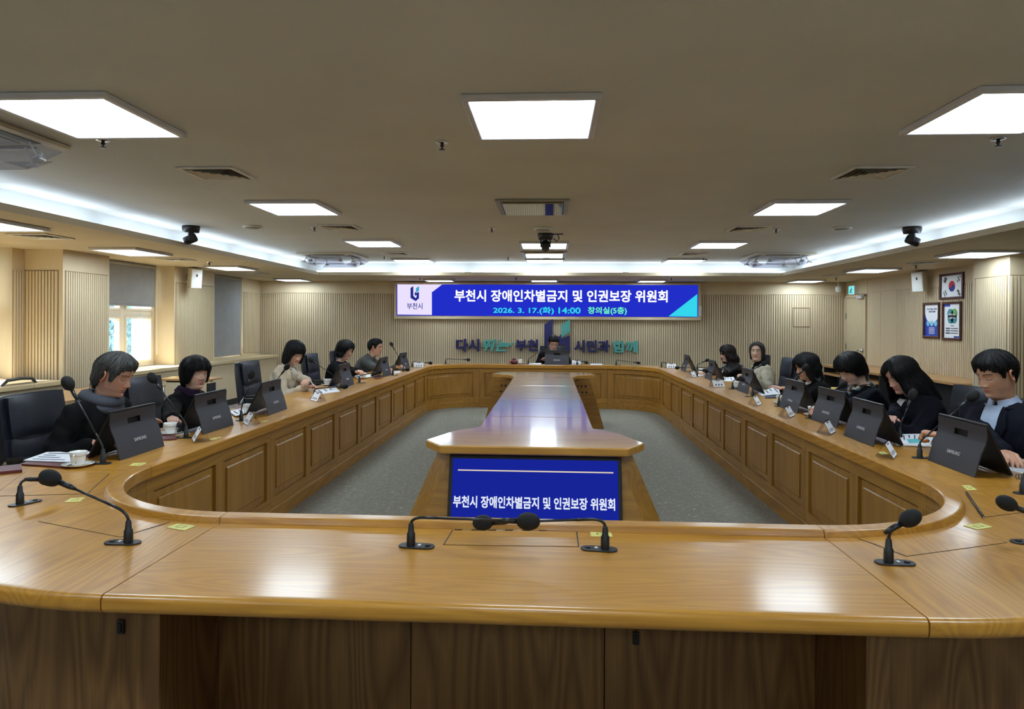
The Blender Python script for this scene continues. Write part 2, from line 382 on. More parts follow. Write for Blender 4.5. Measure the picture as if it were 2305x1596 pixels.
for a, b in (((-6.5, YB, .0), (-5.72, 7.72, .74)), ((-6.3, 8.83, .0), (-5.7, 13.9, .745))):
    MB().b2(a, b).build('ledge_front', 'wall_z', wl)
for a, b in (((-6.5, YB, .745), (-5.66, 7.2, .79)), ((-6.5, 7.21, .745), (-5.66, 7.72, .79)), ((-6.3, 8.83, .75), (-5.64, 13.95, .8))):
    MB().b2(a, b).build('ledge_top', 'ledge', wl, bevel=.004)
struct(MB().b2((-5.72, YB, 0), (-5.69, 7.7, .09)).b2((-5.7, 8.85, 0), (-5.67, 13.9, .1)).build('baseboard_left', 'dark_slot'), 'black skirting grille below the window ledge')
def window(k, xg, y0, y1, z0, z1, blind, zmid=1.6, label=''):
    r = bpy.data.objects.new('window_%d' % k, None); COL.objects.link(r); r.location = (xg, y0, z0); struct(r, label)
    o = (xg, y0, z0); ym = (y0+y1)/2
    f = rim4(MB(), (y0, z0), (y1, z1), .06, xg-.04, xg+.04, (1, 2, 0)).build('window_frame', 'window_frame', r, org=o, bevel=.004)
    MB().b2((xg-.038, ym-.05, z0+.06), (xg+.038, ym+.05, z1-.06)).build('mullion', 'window_frame', r, org=o, bevel=.004)
    for (a, b) in ((y0+.06, ym-.05), (ym+.05, y1-.06)):
        MB().b2((xg-.036, a, zmid-.04), (xg+.036, b, zmid+.04)).build('transom', 'window_frame', r, org=o, bevel=.004)
        for (c, d) in ((z0+.06, zmid-.04), (zmid+.04, z1-.06)):
            MB().b2((xg-.006, a+.034, c+.034), (xg+.002, b-.034, d-.034)).build('pane', 'window_glass', r, org=o)
            rim4(MB(), (a, c), (b, d), .035, xg-.03, xg+.05, (1, 2, 0)).build('sash', 'window_frame', r, org=o, bevel=.003)
        MB().b2((xg+.05, (a+b)/2-.07, zmid-.07), (xg+.065, (a+b)/2+.07, zmid-.045)).build('window_handle', 'white_plastic', r, org=o, bevel=.003)
window(1, -6.62, 4.4, 7.75, .8, ZS, None, label='near bright window beside the slatted pillar')
window(2, -6.25, 8.81, 10.39, .8, ZS, None, label='casement window under the half drawn grey blind')
window(3, -6.25, 11.67, 13.36, .8, ZS, None, label='window closed off by the fully drawn grey blind')
def blind(y0, y1, z0, x, label):
    r = thing('roller_blind', label, 'blind', (x, (y0+y1)/2, z0), group='grey roller blinds'); o = r.location
    MB().b2((x-.002, y0, z0), (x+.002, y1, ZS-.03)).build('fabric', 'blind', r, org=o)
    MB().tube([(x, y0, z0), (x, y1, z0)], .012, 8).build('bottom_bar', 'blind', r, org=o)
    MB().tube([(x, y0-.01, ZS-.03), (x, y1+.01, ZS-.03)], .026, 10).build('roller', 'grey_plastic', r, org=o)
    MB().tube([(x+.02, y1+.012, ZS-.05), (x+.02, y1+.014, 1.0), (x+.02, y1+.03, .96), (x+.02, y1+.045, 1.0), (x+.02, y1+.03, ZS-.05)], .003, 5).build('pull_cord', 'white_plastic', r, org=o)
blind(8.84, 10.3, 1.715, -6.15, 'grey roller blind half drawn over the left window')
blind(11.7, 13.27, .84, -6.15, 'grey roller blind drawn down to the ledge beside the far wall')
blind(4.5, 7.6, 1.35, -6.5, 'grey roller blind at the near left window, mostly out of frame')
# outside
ob = thing('building', 'pale office building seen through the half open window', 'building', (-16, 16, -4))
MB().b2((-18, 14.5, -4), (-13.5, 24, 14)).build('facade', 'exterior_wall', ob, org=ob.location)
for i in range(4):
    for j in range(3):
        MB().b2((-13.55, 15.4+i*2.1, -1.5+j*3), (-13.45, 16.6+i*2.1, .3+j*3)).build('window', 'exterior_glass', ob, org=ob.location)
tr = thing('tree', 'leafy tree standing outside the half open window', 'tree', (-10, 14.4, -4)); mb = MB(); rr = random.Random(3)
for i in range(1500):
    d = Vector((rr.gauss(0, 1), rr.gauss(0, 1), rr.gauss(0, 1.3)))*.75; c = Vector((-10, 14.4, 1.1))+d; s = .09+.08*rr.random()
    m = Euler((rr.random()*6, rr.random()*6, rr.random()*6)).to_matrix()
    mb.add([c+m @ Vector(q) for q in ((-s, 0, 0), (0, -s*.4, .02), (s, 0, 0), (0, s*.4, .02))], [(0, 1, 2, 3)])
k = mb.build('foliage', 'foliage', tr, org=tr.location); k['kind'] = 'stuff'
MB().tube([(-10, 14.4, -4), (-10, 14.35, -1), (-9.95, 14.4, 1.6)], [.16, .13, .05]).build('trunk', 'bark', tr, org=tr.location)
gr = struct(MB().b2((-60, -40, -4.3), (-6.9, 80, -4)).build('ground', 'outside_ground'), 'pale paving outside the building')
# right wall
wr = struct(MB().b2((XR, YB, 0), (XR+.2, YF+.1, ZS+.05)).build('wall_right', 'wall_z'), 'right wall of pale wood panels and slats')
D0, D1 = PX(1949, 700, XR-.01).y, min(PX(1903, 672, XR-.01).y, 14.1)
slats(wr, (XR, 9.2, 0), (0, 1, 0), (-1, 0, 0), 2.9, .02, ZB, .046)
slats(wr, (XR, 4.0, 0), (0, 1, 0), (-1, 0, 0), 4.3, .02, ZB, .046)
MB().b2((XR-.012, 12.12, .02), (XR, 12.7, ZB)).build('plain_panel', 'wall_z', wr); MB().b2((XR-.012, 12.71, .02), (XR, D0-.06, ZB)).build('plain_panel', 'wall_z', wr)
MB().b2((XR-.012, 4, ZB+.012), (XR, D0-.06, ZS)).build('top_band', 'wall_z', wr)
pillar(wr, (5.42, 8.42, 0), (6.0, 9.12, 0), ('-x', '-y'))
dr = bpy.data.objects.new('door_1', None); COL.objects.link(dr); dr.location = (XR, (D0+D1)/2, 0); struct(dr, 'plain pale wood door with a steel lever in the far right corner')
MB().b2((XR-.03, D0, .01), (XR, D1, 2.02)).build('leaf', 'door', dr, org=dr.location, bevel=.003)
f = MB()
for a, b in (((D0-.05, 0), (D0, 2.07)), ((D1, 0), (D1+.05, 2.07)), ((D0-.05, 2.025), (D1+.05, 2.07))): f.b2((XR-.045, a[0], a[1]), (XR, b[0], b[1]))
f.build('door_frame', 'wall_z', dr, org=dr.location, bevel=.003)
MB().b2((XR-.012, D0-.05, 2.09), (XR, D1+.05, ZS)).build('overdoor_panel', 'wall_z', dr, org=dr.location)
MB().tube([(XR-.03, D0+.07, 1.0), (XR-.07, D0+.07, 1.0)], .028, 14).build('rose', 'chrome', dr, True, org=dr.location)
MB().tube([(XR-.075, D0+.06, 1.0), (XR-.08, D0+.09, 1.0), (XR-.078, D0+.2, .995)], .011, 8).build('door_handle', 'chrome', dr, True, org=dr.location)
for z in (1.66, 1.05): MB().b2((XR-.04, D1-.012, z-.06), (XR-.03, D1+.015, z+.06)).build('hinge', 'gunmetal', dr, org=dr.location)
MB().b2((XR-.09, D0+.02, 1.99), (XR-.03, D0+.24, 2.05)).tube([(XR-.06, D0+.2, 2.05), (XR-.16, D0+.0, 2.07), (XR-.02, D0-.06, 2.07)], .008, 6).build('door_closer', 'frame_grey', dr, org=dr.location)
c = PX(1920, 653, XR-.05)
e = thing('exit_sign', 'small lit green exit sign above the corner door', 'exit sign', c, group=None)
MB().b2((XR-.08, c.y-.13, c.z-.09), (XR-.012, c.y+.13, c.z+.09)).build('housing', 'white_plastic', e, org=c, bevel=.006)
MB().b2((XR-.085, c.y-.115, c.z-.075), (XR-.078, c.y+.115, c.z+.075)).build('lit_face', 'exit_glow', e, org=c)
MB().ell((XR-.088, c.y-.02, c.z+.035), (.003, .018, .018)).tube([(XR-.088, c.y-.02, c.z+.02), (XR-.088, c.y+.01, c.z-.02), (XR-.088, c.y-.03, c.z-.055)], .01, 6).tube([(XR-.088, c.y+.01, c.z-.02), (XR-.088, c.y+.05, c.z-.05)], .01, 6).tube([(XR-.088, c.y-.05, c.z), (XR-.088, c.y+.04, c.z+.005)], .008, 6).build('running_figure', 'sign_teal', e, org=c)

# ================================================================ LED SIGN AND WALL LETTERING
def wpoly(pxs, y, th=.004):
    vs = [PY(*p, y) for p in pxs]; n = len(vs); m = MB()
    m.add(vs+[v+Vector((0, th, 0)) for v in vs], [tuple(range(n)), tuple(range(2*n-1, n-1, -1))]+[(i, n+i, n+(i+1) % n, (i+1) % n) for i in range(n)]); return m
Yd = YF-.07
a, b = PY(893, 640, Yd), PY(1571, 714, Yd); zt, zb = PY(1232, 641, Yd).z, PY(1232, 712, Yd).z
sg = thing('led_display', 'long blue lit LED message board on the far wall', 'display board', (0, YF-.03, zb))
O = sg.location
MB().b2((a.x-.06, Yd+.006, zb-.07), (b.x+.06, YF-.006, zt+.05)).build('casing', 'wall_z', sg, org=O, bevel=.008)
MB().b2((a.x, Yd, zb), (b.x, Yd+.006, zt)).build('screen', 'led_blue', sg, org=O)
wpoly([(894.5, 640), (995, 640.5), (972, 658), (972, 709), (894.5, 708)], Yd-.006).build('title_block', 'led_white', sg, org=O)
wpoly([(1505, 712), (1569.5, 662), (1569.5, 713)], Yd-.006).build('corner_triangle', 'led_cyan', sg, org=O)
def logo(x0, y0, wpx, hpx, y, th, mats, parent, O):
    S = ([(0, .13), (.33, 0), (.33, .80), (0, .78)], [(.5, .45), (.66, .36), (.66, .47), (1, .38), (1, .80), (.62, 1), (0, .78), (.33, .64), (.6, .8), (.72, .72), (.72, .58), (.5, .64)], [(.66, .14), (1, 0), (1, .3), (.66, .44)])
    for s, m in zip(S, mats):
        o = wpoly([(x0+u*wpx, y0+v*hpx) for u, v in s], y, th).build('logo_mark', m, parent, org=O)
logo(924, 644, 19, 34, Yd-.012, .005, ('led_navy', 'led_navy', 'led_teal'), sg, O)
def wtext(s, box, y, mat, parent, O, bold=.0, ext=.003, shear=0, fat=.006):
    p, q = PY(box[0], box[3], y), PY(box[2], box[1], y)
    c = (p+q)/2
    return text(s, .3, mat, parent, c-Vector(O), (R(90), 0, 0), fit=(q.x-p.x, q.z-p.z), ext=ext, shear=shear, fat=fat)
wtext('부천시', (916, 682, 951, 696), Yd-.012, 'led_navy', sg, O, fat=.003)
wtext('부천시 장애인차별금지 및 인권보장 위원회', (1023, 653.5, 1503, 679), Yd-.008, 'led_text', sg, O, fat=.008)
wtext('2026. 3. 17.(화)', (1110, 691, 1247, 708), Yd-.008, 'led_cyan', sg, O, fat=.008)
wtext('14:00', (1257, 692, 1307, 706), Yd-.008, 'led_cyan', sg, O, fat=.008)
wtext('창의실(5층)', (1323, 691, 1411, 709), Yd-.008, 'led_green', sg, O, fat=.008)
p = PY(1573.5, 700, Yd); tag(MB().b2((p.x-.005, Yd-.006, p.z-.1), (p.x+.05, Yd+.004, p.z+.1)).b2((p.x, Yd-.009, p.z+.03), (p.x+.04, Yd-.006, p.z+.08)).build('info_label', 'white_plastic'), 'small white notice on the right end of the LED board', 'label')
Yl = YF-.05
def letters(s, box, mat, label, shear=0, bold=.016):
    c = PY((box[0]+box[2])/2, (box[1]+box[3])/2, Yl)
    t = thing('wall_lettering', label, 'lettering', c); wtext(s, box, Yl, mat, t, c, 0, .025, shear, .012); return t, c
letters('다시', (1026, 763, 1079, 791), 'sign_navy', 'navy raised wall letters furthest left under the LED board')
t, c = letters('뛰는', (1084, 764, 1146, 791), 'sign_teal', 'teal slanted wall letters with a swoosh tail', shear=.25)
wpoly([(1125, 774), (1146, 774.5), (1156, 770), (1157, 773), (1149, 778.5), (1125, 778)], Yl-.02, .04).build('swoosh', 'sign_teal', t, org=c)
letters('부천', (1160, 764, 1212, 790), 'sign_navy', 'navy raised wall letters just left of the seated chairman')
letters('시민과', (1292, 766, 1373, 793), 'sign_navy', 'navy raised wall letters just right of the seated chairman')
letters('함께', (1378, 767, 1436, 794), 'sign_teal', 'teal upright wall letters furthest right under the LED board')
c = PY(1254, 760, Yl); t = thing('wall_logo', 'large navy and teal emblem on the wall behind the chairman', 'logo', c)
logo(1225, 718, 58, 96, Yl-.02, .04, ('sign_navy', 'sign_navy', 'sign_teal'), t, c)

# ================================================================ WALL PICTURES
def frame(pxl, pxt, pxr, pxb, label, name, cat):
    a, b = PX(pxr, pxb, XR-.03), PX(pxl, pxt, XR-.03); c = (a+b)/2; wd, ht = b.y-a.y, b.z-a.z
    t = thing(name, label, cat, (XR-.005, c.y, c.z), (0, 0, 0), None)
    f = MB(); bw = .035
    rim4(f, (-wd/2, -ht/2), (wd/2, ht/2), bw, -.035, 0, (1, 2, 0))
    f.build('frame', 'wine_frame', t, bevel=.006)
    return t, wd-2*bw, ht-2*bw
def disc(t, y, z, r, x, mat, name, a0=0, a1=360, n=28, th=.003):
    pts = [(r*math.cos(R(a0+(a1-a0)*i/n)), r*math.sin(R(a0+(a1-a0)*i/n))) for i in range(n+(a1-a0 < 360))]
    m = Matrix(((0, 0, -1), (-1, 0, 0), (0, 1, 0)))
    return MB().prism(pts, 0, th, m).build(name, mat, t, org=Vector((0, 0, 0))-Vector((x, y, z)))
def rect(t, y, z, wy, hz, x, mat, name, ang=0, th=.003):
    m = Matrix(((0, 0, -1), (-1, 0, 0), (0, 1, 0))) @ Matrix.Rotation(R(ang), 3, 'Z')
    return MB().prism([(-wy/2, -hz/2), (wy/2, -hz/2), (wy/2, hz/2), (-wy/2, hz/2)], 0, th, m).build(name, mat, t, org=-Vector((x, y, z)))
t, w_, h_ = frame(2115, 618, 2168, 672, 'framed Korean flag hanging highest on the right wall', 'framed_flag', 'framed flag')
rect(t, 0, 0, w_, h_, -.008, 'flag_white', 'flag_sheet')
r0 = h_*.25
disc(t, 0, 0, r0, -.0115, 'flag_red', 'red_half', -25, 155); disc(t, 0, 0, r0, -.0115, 'flag_blue', 'blue_half', 155, 335)
for s, mt in ((1, 'flag_red'), (-1, 'flag_blue')):
    an = R(155) if s > 0 else R(335); disc(t, -r0/2*math.cos(an), r0/2*math.sin(an), r0/2, -.0135, mt, 'swirl')
for (sy, sz, pat) in ((1, 1, (1, 1, 1)), (-1, 1, (0, 1, 0)), (1, -1, (1, 0, 1)), (-1, -1, (0, 0, 0))):
    an = math.atan2(sz*h_*.33, -sy*w_*.33); ex, ez = -math.cos(an), math.sin(an)
    for i in (-1, 0, 1):
        cy, cz = sy*w_*.32-(-ex)*0+ex*i*.022, sz*h_*.32+ez*i*.022
        if pat[i+1]: rect(t, cy, cz, .012, .085, -.0115, 'flag_black', 'trigram_bar', math.degrees(an))
        else:
            for s in (-1, 1): rect(t, cy-math.sin(an)*s*-.024*-1, cz+math.cos(an)*s*.024, .012, .036, -.0115, 'flag_black', 'trigram_bar', math.degrees(an))
MTX = (R(90), 0, R(-90))
t, w_, h_ = frame(2078, 682, 2114, 762, 'framed blue and white poster on the left below the flag', 'framed_poster', 'poster')
rect(t, 0, 0, w_, h_, -.008, 'poster_blue', 'poster_sheet'); rect(t, 0, h_*.36, w_, h_*.28, -.0095, 'flag_white', 'white_top')
disc(t, 0, h_*.30, w_*.5, -.009, 'flag_white', 'white_curve', 180, 360)
text('다시 뛰는 부천', .05, 'sign_navy', t, (-.013, 0, h_*.36), MTX, fit=(w_*.7, h_*.06), bold=.002)
text('시민과 함께', .05, 'sign_navy', t, (-.013, 0, h_*.28), MTX, fit=(w_*.5, h_*.06), bold=.002)
rect(t, 0, h_*.04, w_*.7, .012, -.0115, 'flag_white', 'caption_line')
for k in (-1, 0, 1): disc(t, k*w_*.28, -h_*.1, w_*.11, -.0115, 'poster_cyan', 'badge')
for k in range(5): rect(t, 0, -h_*(.24+.045*k), w_*.4, .009, -.0115, 'flag_white', 'text_line')
t, w_, h_ = frame(2121, 680, 2163, 767, 'framed white poster with a green and blue badge below the flag', 'framed_poster', 'poster')
rect(t, 0, 0, w_, h_, -.008, 'flag_white', 'poster_sheet'); rect(t, w_*.32, h_*.46, w_*.36, h_*.07, -.0095, 'poster_blue', 'corner_band'); rect(t, -w_*.3, -h_*.47, w_*.4, h_*.05, -.0095, 'poster_blue', 'corner_band')
for dy, dz, mt in ((.05, .02, 'poster_teal'), (-.05, .02, 'poster_green'), (.04, -.05, 'poster_teal'), (-.04, -.05, 'poster_teal')): disc(t, dy, h_*.17+dz, .075, -.0115, mt, 'badge')
text('변화의 중심', .05, 'flag_white', t, (-.0175, 0, h_*.17+.01), MTX, fit=(.17, .035), bold=.001)
text('기회의 도시', .05, 'flag_white', t, (-.0175, 0, h_*.17-.04), MTX, fit=(.17, .035), bold=.001)
rect(t, 0, -h_*.14, w_*.2, .01, -.0115, 'ink', 'caption_line')
for k in range(3):
    rect(t, w_*.27, -h_*(.22+.07*k), w_*.24, .018, -.0115, 'ink', 'text_line'); rect(t, -w_*.12, -h_*(.22+.07*k), w_*.45, .011, -.0115, 'ink', 'text_line')
# wall loudspeakers, small camera
def wspk(c, yaw, label, out):
    t = thing('wall_speaker', label, 'loudspeaker', c, (R(8), 0, yaw), 'wall loudspeakers')
    MB().prism([(-.09, -.1), (.09, -.1), (.07, .1), (-.07, .1)], -.16, .16).build('cabinet', 'beige_plastic', t, bevel=.01)
    MB().prism([(-.08, -.106), (.08, -.106), (.08, -.1), (-.08, -.1)], -.15, .15).build('grille', 'white_plastic', t, bevel=.003)
    MB().b2((-.012, -.109, .03), (.012, -.105, .07)).build('badge', 'dark_slot', t)
    MB().tube([(0, .1, 0), (0, .2, 0)], .014, 8).box((0, .2, 0), (.08, .012, .12)).build('bracket', 'chrome', t)
c = PX(437, 626, -5.7); wspk(c, R(50), 'cream loudspeaker mounted on the left pillar', 1)
c = PX(2072, 633, 5.78); wspk(c, R(-55), 'white loudspeaker mounted on the right wall beside the flag', 1)
c = PX(1887, 645, 5.75); t = thing('security_camera', 'small white camera in the far right upper corner', 'camera', c)
MB().lathe([(.0, .0), (.05, .0), (.055, -.06), (.045, -.11), (0, -.12)]).build('body', 'white_plastic', t, True); MB().tube([(0, 0, 0), (0, .0, .13)], .016).build('stem', 'white_plastic', t)
M('recess_shade_grey', (92, 89, 82), .7)
M('louver_grey', (222, 220, 214), .5)
# ================================================================ CEILING FIXTURES
def light_panel(x, y, z, wx, wy, label, grp, yaw=0):
    t = thing('ceiling_light', label, 'ceiling light', (x, y, z), group=grp); bw = .035; hz = .032
    f = rim4(MB(), (-wx/2, -wy/2), (wx/2, wy/2), bw, -hz, -.001)
    f.build('frame', 'frame_grey', t, bevel=.006)
    MB().b2((-wx/2+bw, -wy/2+bw, -hz+.008), (wx/2-bw, wy/2-bw, -hz+.014)).build('diffuser', 'light_panel', t)
    return t
G1, G2 = 'light panels in the main ceiling', 'light panels in the lowered border'
for x, y, l in ((-2.48, 3.54, 'large square light panel nearest at the upper left'), (-.1, 3.65, 'square light panel nearest above the centre of the table'), (2.3, 3.63, 'large square light panel nearest at the upper right'),
                (-2.46, .72, 'added unseen light panel behind the camera on the left'), (-.1, .75, 'added unseen light panel right above the camera'), (2.3, .74, 'added unseen light panel behind the camera on the right'), (-2.46, -2.1, 'added unseen light panel at the back of the room on the left'), (-.1, -2.1, 'added unseen light panel at the back of the room in the middle'), (2.3, -2.1, 'added unseen light panel at the back of the room on the right'),  # two unseen rows, added to light the near side of the front desk
                (-2.46, 6.46, 'light panel in the left row beside a vent, second from the camera'), (2.3, 6.56, 'light panel in the right row beside a vent, second from the camera'),
                (-2.46, 9.37, 'light panel in the left row, third from the camera'), (-.1, 9.65, 'light panel behind the centre ceiling camera'), (2.3, 9.6, 'light panel in the right row, third from the camera'),
                (-2.44, 12.05, 'light panel in the left row closest to the far cove'), (-.11, 12.05, 'light panel in the centre row closest to the far cove'), (2.3, 12.05, 'light panel in the right row closest to the far cove')):
    light_panel(x, y, ZC, .68, .745 if y < 11 else .62, l, G1)
for px, py, wx, wy, l in ((-30, 501, .6, .75, 'border light panel cut off by the left edge of the picture'), (298, 564.5, .58, .8, 'border light panel in front of the left blind'), (521, 601.5, .56, .75, 'border light panel above the left loudspeaker'), (660, 628.5, .58, .65, 'border light panel in the far left corner'),
                          (2200, 569.5, .62, .72, 'border light panel in front of the right pillar'), (1962, 606.5, .56, .75, 'border light panel above the exit door side'), (1813, 631.5, .56, .65, 'border light panel in the far right corner'),
                          (989, 629.5, .58, .5, 'border light panel above the left part of the LED board'), (1225, 630, .56, .5, 'border light panel above the middle of the LED board'), (1467, 631, .56, .5, 'border light panel above the right part of the LED board')):
    c = PZ(px, py, ZS); light_panel(c.x, min(c.y, 13.75), ZS, wx, wy, l, G2)
def vent(px, py, z, s, label, half=False):
    c = PZ(px, py, z); t = thing('air_vent', label, 'vent', (c.x, c.y, z), group='square ceiling vents')
    MB().b2((-s/2+.01, -s/2+.01, -.004), (s/2-.01, s/2-.01, -.001)).build('recess_shade_sheet', 'recess_shade_grey', t)  # flat dark sheet stands in for the shaded recess behind the louvers
    rim4(MB(), (-s/2, -s/2), (s/2, s/2), .03, -.014, -.001).build('frame', 'louver_grey', t, bevel=.003)
    for i in range(4):
        a_ = s/2-.05-i*s*.1; b_ = a_-.018
        if b_ < .01: break
        o = [(-a_, -a_), (a_, -a_), (a_, a_), (-a_, a_)]; n = [(-b_, -b_), (b_, -b_), (b_, b_), (-b_, b_)]; m = MB()
        for dz in (0, .0015): m.add([(p[0], p[1], -.016+dz) for p in o]+[(p[0], p[1], -.005+dz) for p in n], [(j, (j+1) % 4, 4+(j+1) % 4, 4+j) for j in range(4)])
        m.build('louver', 'louver_grey', t)
for px, py, z, s, l in ((490, 389, ZC, .42, 'large square vent on the left between two light panels'), (1960, 388, ZC, .42, 'large square vent on the right between two light panels'), (766, 511, ZC, .42, 'square vent on the left in the middle of the ceiling'), (1685, 514, ZC, .42, 'square vent on the right in the middle of the ceiling'),
                        (890, 570, ZC, .4, 'small far vent near the left light row'), (1561, 571, ZC, .4, 'small far vent near the right light row'), (93, 531, ZS, .42, 'white vent in the left border nearest the camera'), (397, 583, ZS, .38, 'vent in the left border above the half open window'), (575, 614.5, ZS, .38, 'vent in the left border near the far corner'), (2085, 590, ZS, .36, 'vent in the right border above the framed flag'), (1880, 619, ZS, .34, 'vent in the right border above the exit sign')):
    vent(px, py, z, s, l)
def sprinkler(px, py, z, label):
    c = PZ(px, py, z); t = thing('sprinkler', label, 'sprinkler', (c.x, c.y, z), group='ceiling sprinklers')
    MB().lathe([(.0, 0), (.042, -.001), (.038, -.008), (.02, -.012), (0, -.012)]).build('cover', 'chrome', t, True)
    MB().lathe([(.0, -.012), (.01, -.012), (.012, -.03), (.006, -.035), (.005, -.045), (.018, -.046), (.018, -.05), (0, -.05)], n=12).build('head', 'gunmetal', t, True)
for px, py, z, l in ((232, 314, ZC, 'chrome sprinkler behind the near left light panel'), (995, 319, ZC, 'chrome sprinkler left of the near centre light panel'), (2247, 311, ZC, 'chrome sprinkler behind the near right light panel'), (708, 511, ZC, 'small sprinkler left of the middle left vent'), (1107, 513, ZC, 'small sprinkler left of the round centre detector'), (1747, 515, ZC, 'small sprinkler right of the middle right vent'),
                     (865, 577, ZC, 'tiny sprinkler beside the far left vent'), (1144, 579, ZC, 'tiny sprinkler left of the far centre air panel'), (1583, 581, ZC, 'tiny sprinkler beside the far right vent'), (471, 590, ZS, 'sprinkler in the left border above the loudspeaker'), (2062, 597, ZS, 'sprinkler in the right border above the flag'), (1882, 625, ZS, 'tiny sprinkler in the far right border'), (945, 624.5, ZS, 'tiny sprinkler above the left of the LED board'), (1162, 625, ZS, 'tiny sprinkler above the middle of the LED board'), (1511, 625.5, ZS, 'tiny sprinkler above the right of the LED board')):
    sprinkler(px, py, z, l)
for px, py, l in ((568, 509, 'round ceiling speaker on the left beside the camera'), (1223, 514, 'round ceiling speaker just above the centre camera'), (1895, 512, 'round ceiling speaker on the right beside the camera'), (1228, 603, 'round ceiling detector next to the far cove')):
    c = PZ(px, py, ZC); t = thing('ceiling_speaker', l, 'ceiling speaker', (c.x, c.y, ZC), group='round ceiling speakers')
    MB().lathe([(0, 0), (.105, 0), (.11, -.012), (.1, -.022), (.088, -.02), (0, -.02)], n=32).build('rim', 'white_plastic', t, True)
    MB().lathe([(0, -.02), (.086, -.021), (.07, -.03), (0, -.034)], n=32).build('grille', 'grey_plastic', t, True)
def ptz(px, py, label, yaw, flip=1):
    c = PZ(px, py, ZC); t = thing('ceiling_camera', label, 'camera', (c.x, c.y, ZC), (0, 0, yaw), 'black ceiling cameras')
    MB().lathe([(0, 0), (.095, 0), (.1, -.02), (.088, -.075), (.07, -.08), (0, -.08)], n=28).build('base', 'black_plastic', t, True)
    MB().box((.15*flip, .02, -.006), (.14, .05, .01)).build('mounting_plate', 'black_plastic', t, bevel=.003)
    MB().tube([(.15*flip, .02, -.01), (.17*flip, .02, -.06), (.14*flip, .0, -.1), (.1*flip, 0, -.06)], .006, 8).build('cable', 'black_plastic', t, True)
    for s in (-1, 1): MB().b2((s*.05, -.03, -.17), (s*.066, .03, -.07)).build('yoke', 'black_plastic', t, bevel=.006)
    m = Matrix.Rotation(R(62), 3, 'X')
    MB().lathe([(0, -.08), (.042, -.08), (.05, -.06), (.052, .05), (.04, .065), (0, .065)], (0, 0, -.15), 20, m).build('camera_head', 'black_plastic', t, True)
    MB().lathe([(0, -.083), (.028, -.083), (.03, -.078), (0, -.078)], (0, 0, -.15), 18, m).build('lens', 'tablet_black', t, True)
ptz(430, 509, 'black dome camera hanging from the left of the ceiling', R(120), 1); ptz(1228, 526, 'black camera hanging at the centre of the ceiling', R(0), 1); ptz(2053, 511, 'black camera hanging from the right of the ceiling', R(-120), -1)
def cassette(x, y, label, deflect=True, sx=.92, sy=.92, face='grey_plastic', grp='ceiling air conditioners'):
    t = thing('air_conditioner', label, 'air conditioner', (x, y, ZC), group=grp)
    MB().prism(round_poly(sx, sy, .02), -.028, -.001).build('panel', 'beige_plastic', t, bevel=.008)
    MB().prism(round_poly(sx*.6, sy*.6, .02), -.034, -.026).build('intake_grille', face, t, bevel=.004)
    for k in range(4):
        a = k*math.pi/2; m = Matrix.Rotation(a, 3, 'Z'); d = (sy if k % 2 == 0 else sx)*.385; l_ = (sx if k % 2 == 0 else sy)*.62
        MB().box(m @ Vector((0, d, -.027)), (l_, .07, .006) if k % 2 == 0 else (.07, l_, .006)).build('outlet', 'dark_slot', t)
        if deflect:
            mm = m @ Matrix.Rotation(R(24), 3, 'X')
            MB().box(m @ Vector((0, d+.06, -.13)), (l_, .24, .005), mm).build('deflector', 'acrylic', t)
            for s in (-1, 1):
                MB().tube([m @ Vector((s*l_*.4, d, -.02)), m @ Vector((s*l_*.42, d+.05, -.12)), m @ Vector((s*l_*.42, d+.1, -.14))], .006, 6).build('bracket', 'white_plastic', t)
                MB().box(m @ Vector((s*l_*.42, d+.05, -.125)), (.05, .05, .012), mm).build('clip', 'white_plastic', t)
cassette(-3.5, 3.72, 'ceiling air conditioner with clear deflector plates at the left edge'); cassette(-3.62, 11.2, 'far ceiling air conditioner with deflector plates on the left'); cassette(3.62, 11.2, 'far ceiling air conditioner with deflector plates on the right')
def acpanel(px0, py0, px1, py1, label):
    a, b = PZ(px0, py1, ZC), PZ(px1, py0, ZC); a2 = PZ(px0, py0, ZC); c = ((a2.x+b.x)/2, (a.y+b.y)/2); sx, sy = b.x-a2.x, abs(a.y-b.y)
    t = thing('air_conditioner', label, 'air conditioner', (c[0], c[1], ZC), group='glossy ceiling air panels')
    f = MB(); bw = .05
    rim4(f, (-sx/2, -sy/2), (sx/2, sy/2), bw, -.018, -.001)
    f.build('frame', 'grey_plastic', t, bevel=.004)
    MB().b2((-sx/2+bw+.012, -sy/2+bw+.012, -.035), (sx/2-bw-.012, sy/2-bw-.012, -.012)).build('glossy_panel', 'mirror_panel', t, bevel=.004)
acpanel(1113, 447, 1283, 480, 'mirror faced air conditioner panel above the middle of the table'); acpanel(1172, 565, 1277, 577, 'far mirror faced air panel reflecting the blue LED board')
for px, py, l, s in ((965, 601, 'small white device on a ceiling stem at the far left', 1), (1487, 602, 'small white device on a ceiling stem at the far right', -1)):
    c = PZ(px, py-6, ZC); t = thing('ceiling_sensor', l, 'sensor', (c.x, c.y, ZC), group='white devices by the far cove')
    MB().tube([(0, 0, -.001), (0, 0, -.09)], .012).lathe([(0, 0), (.03, 0), (.03, -.012), (0, -.012)]).build('stem', 'white_plastic', t)
    MB().box((.06*s, 0, -.115), (.32, .16, .06)).build('body', 'white_plastic', t, bevel=.012)
    for k in range(3): MB().box((.06*s-.1+.1*k, -.08, -.115), (.05, .006, .03)).build('slot', 'dark_slot', t)
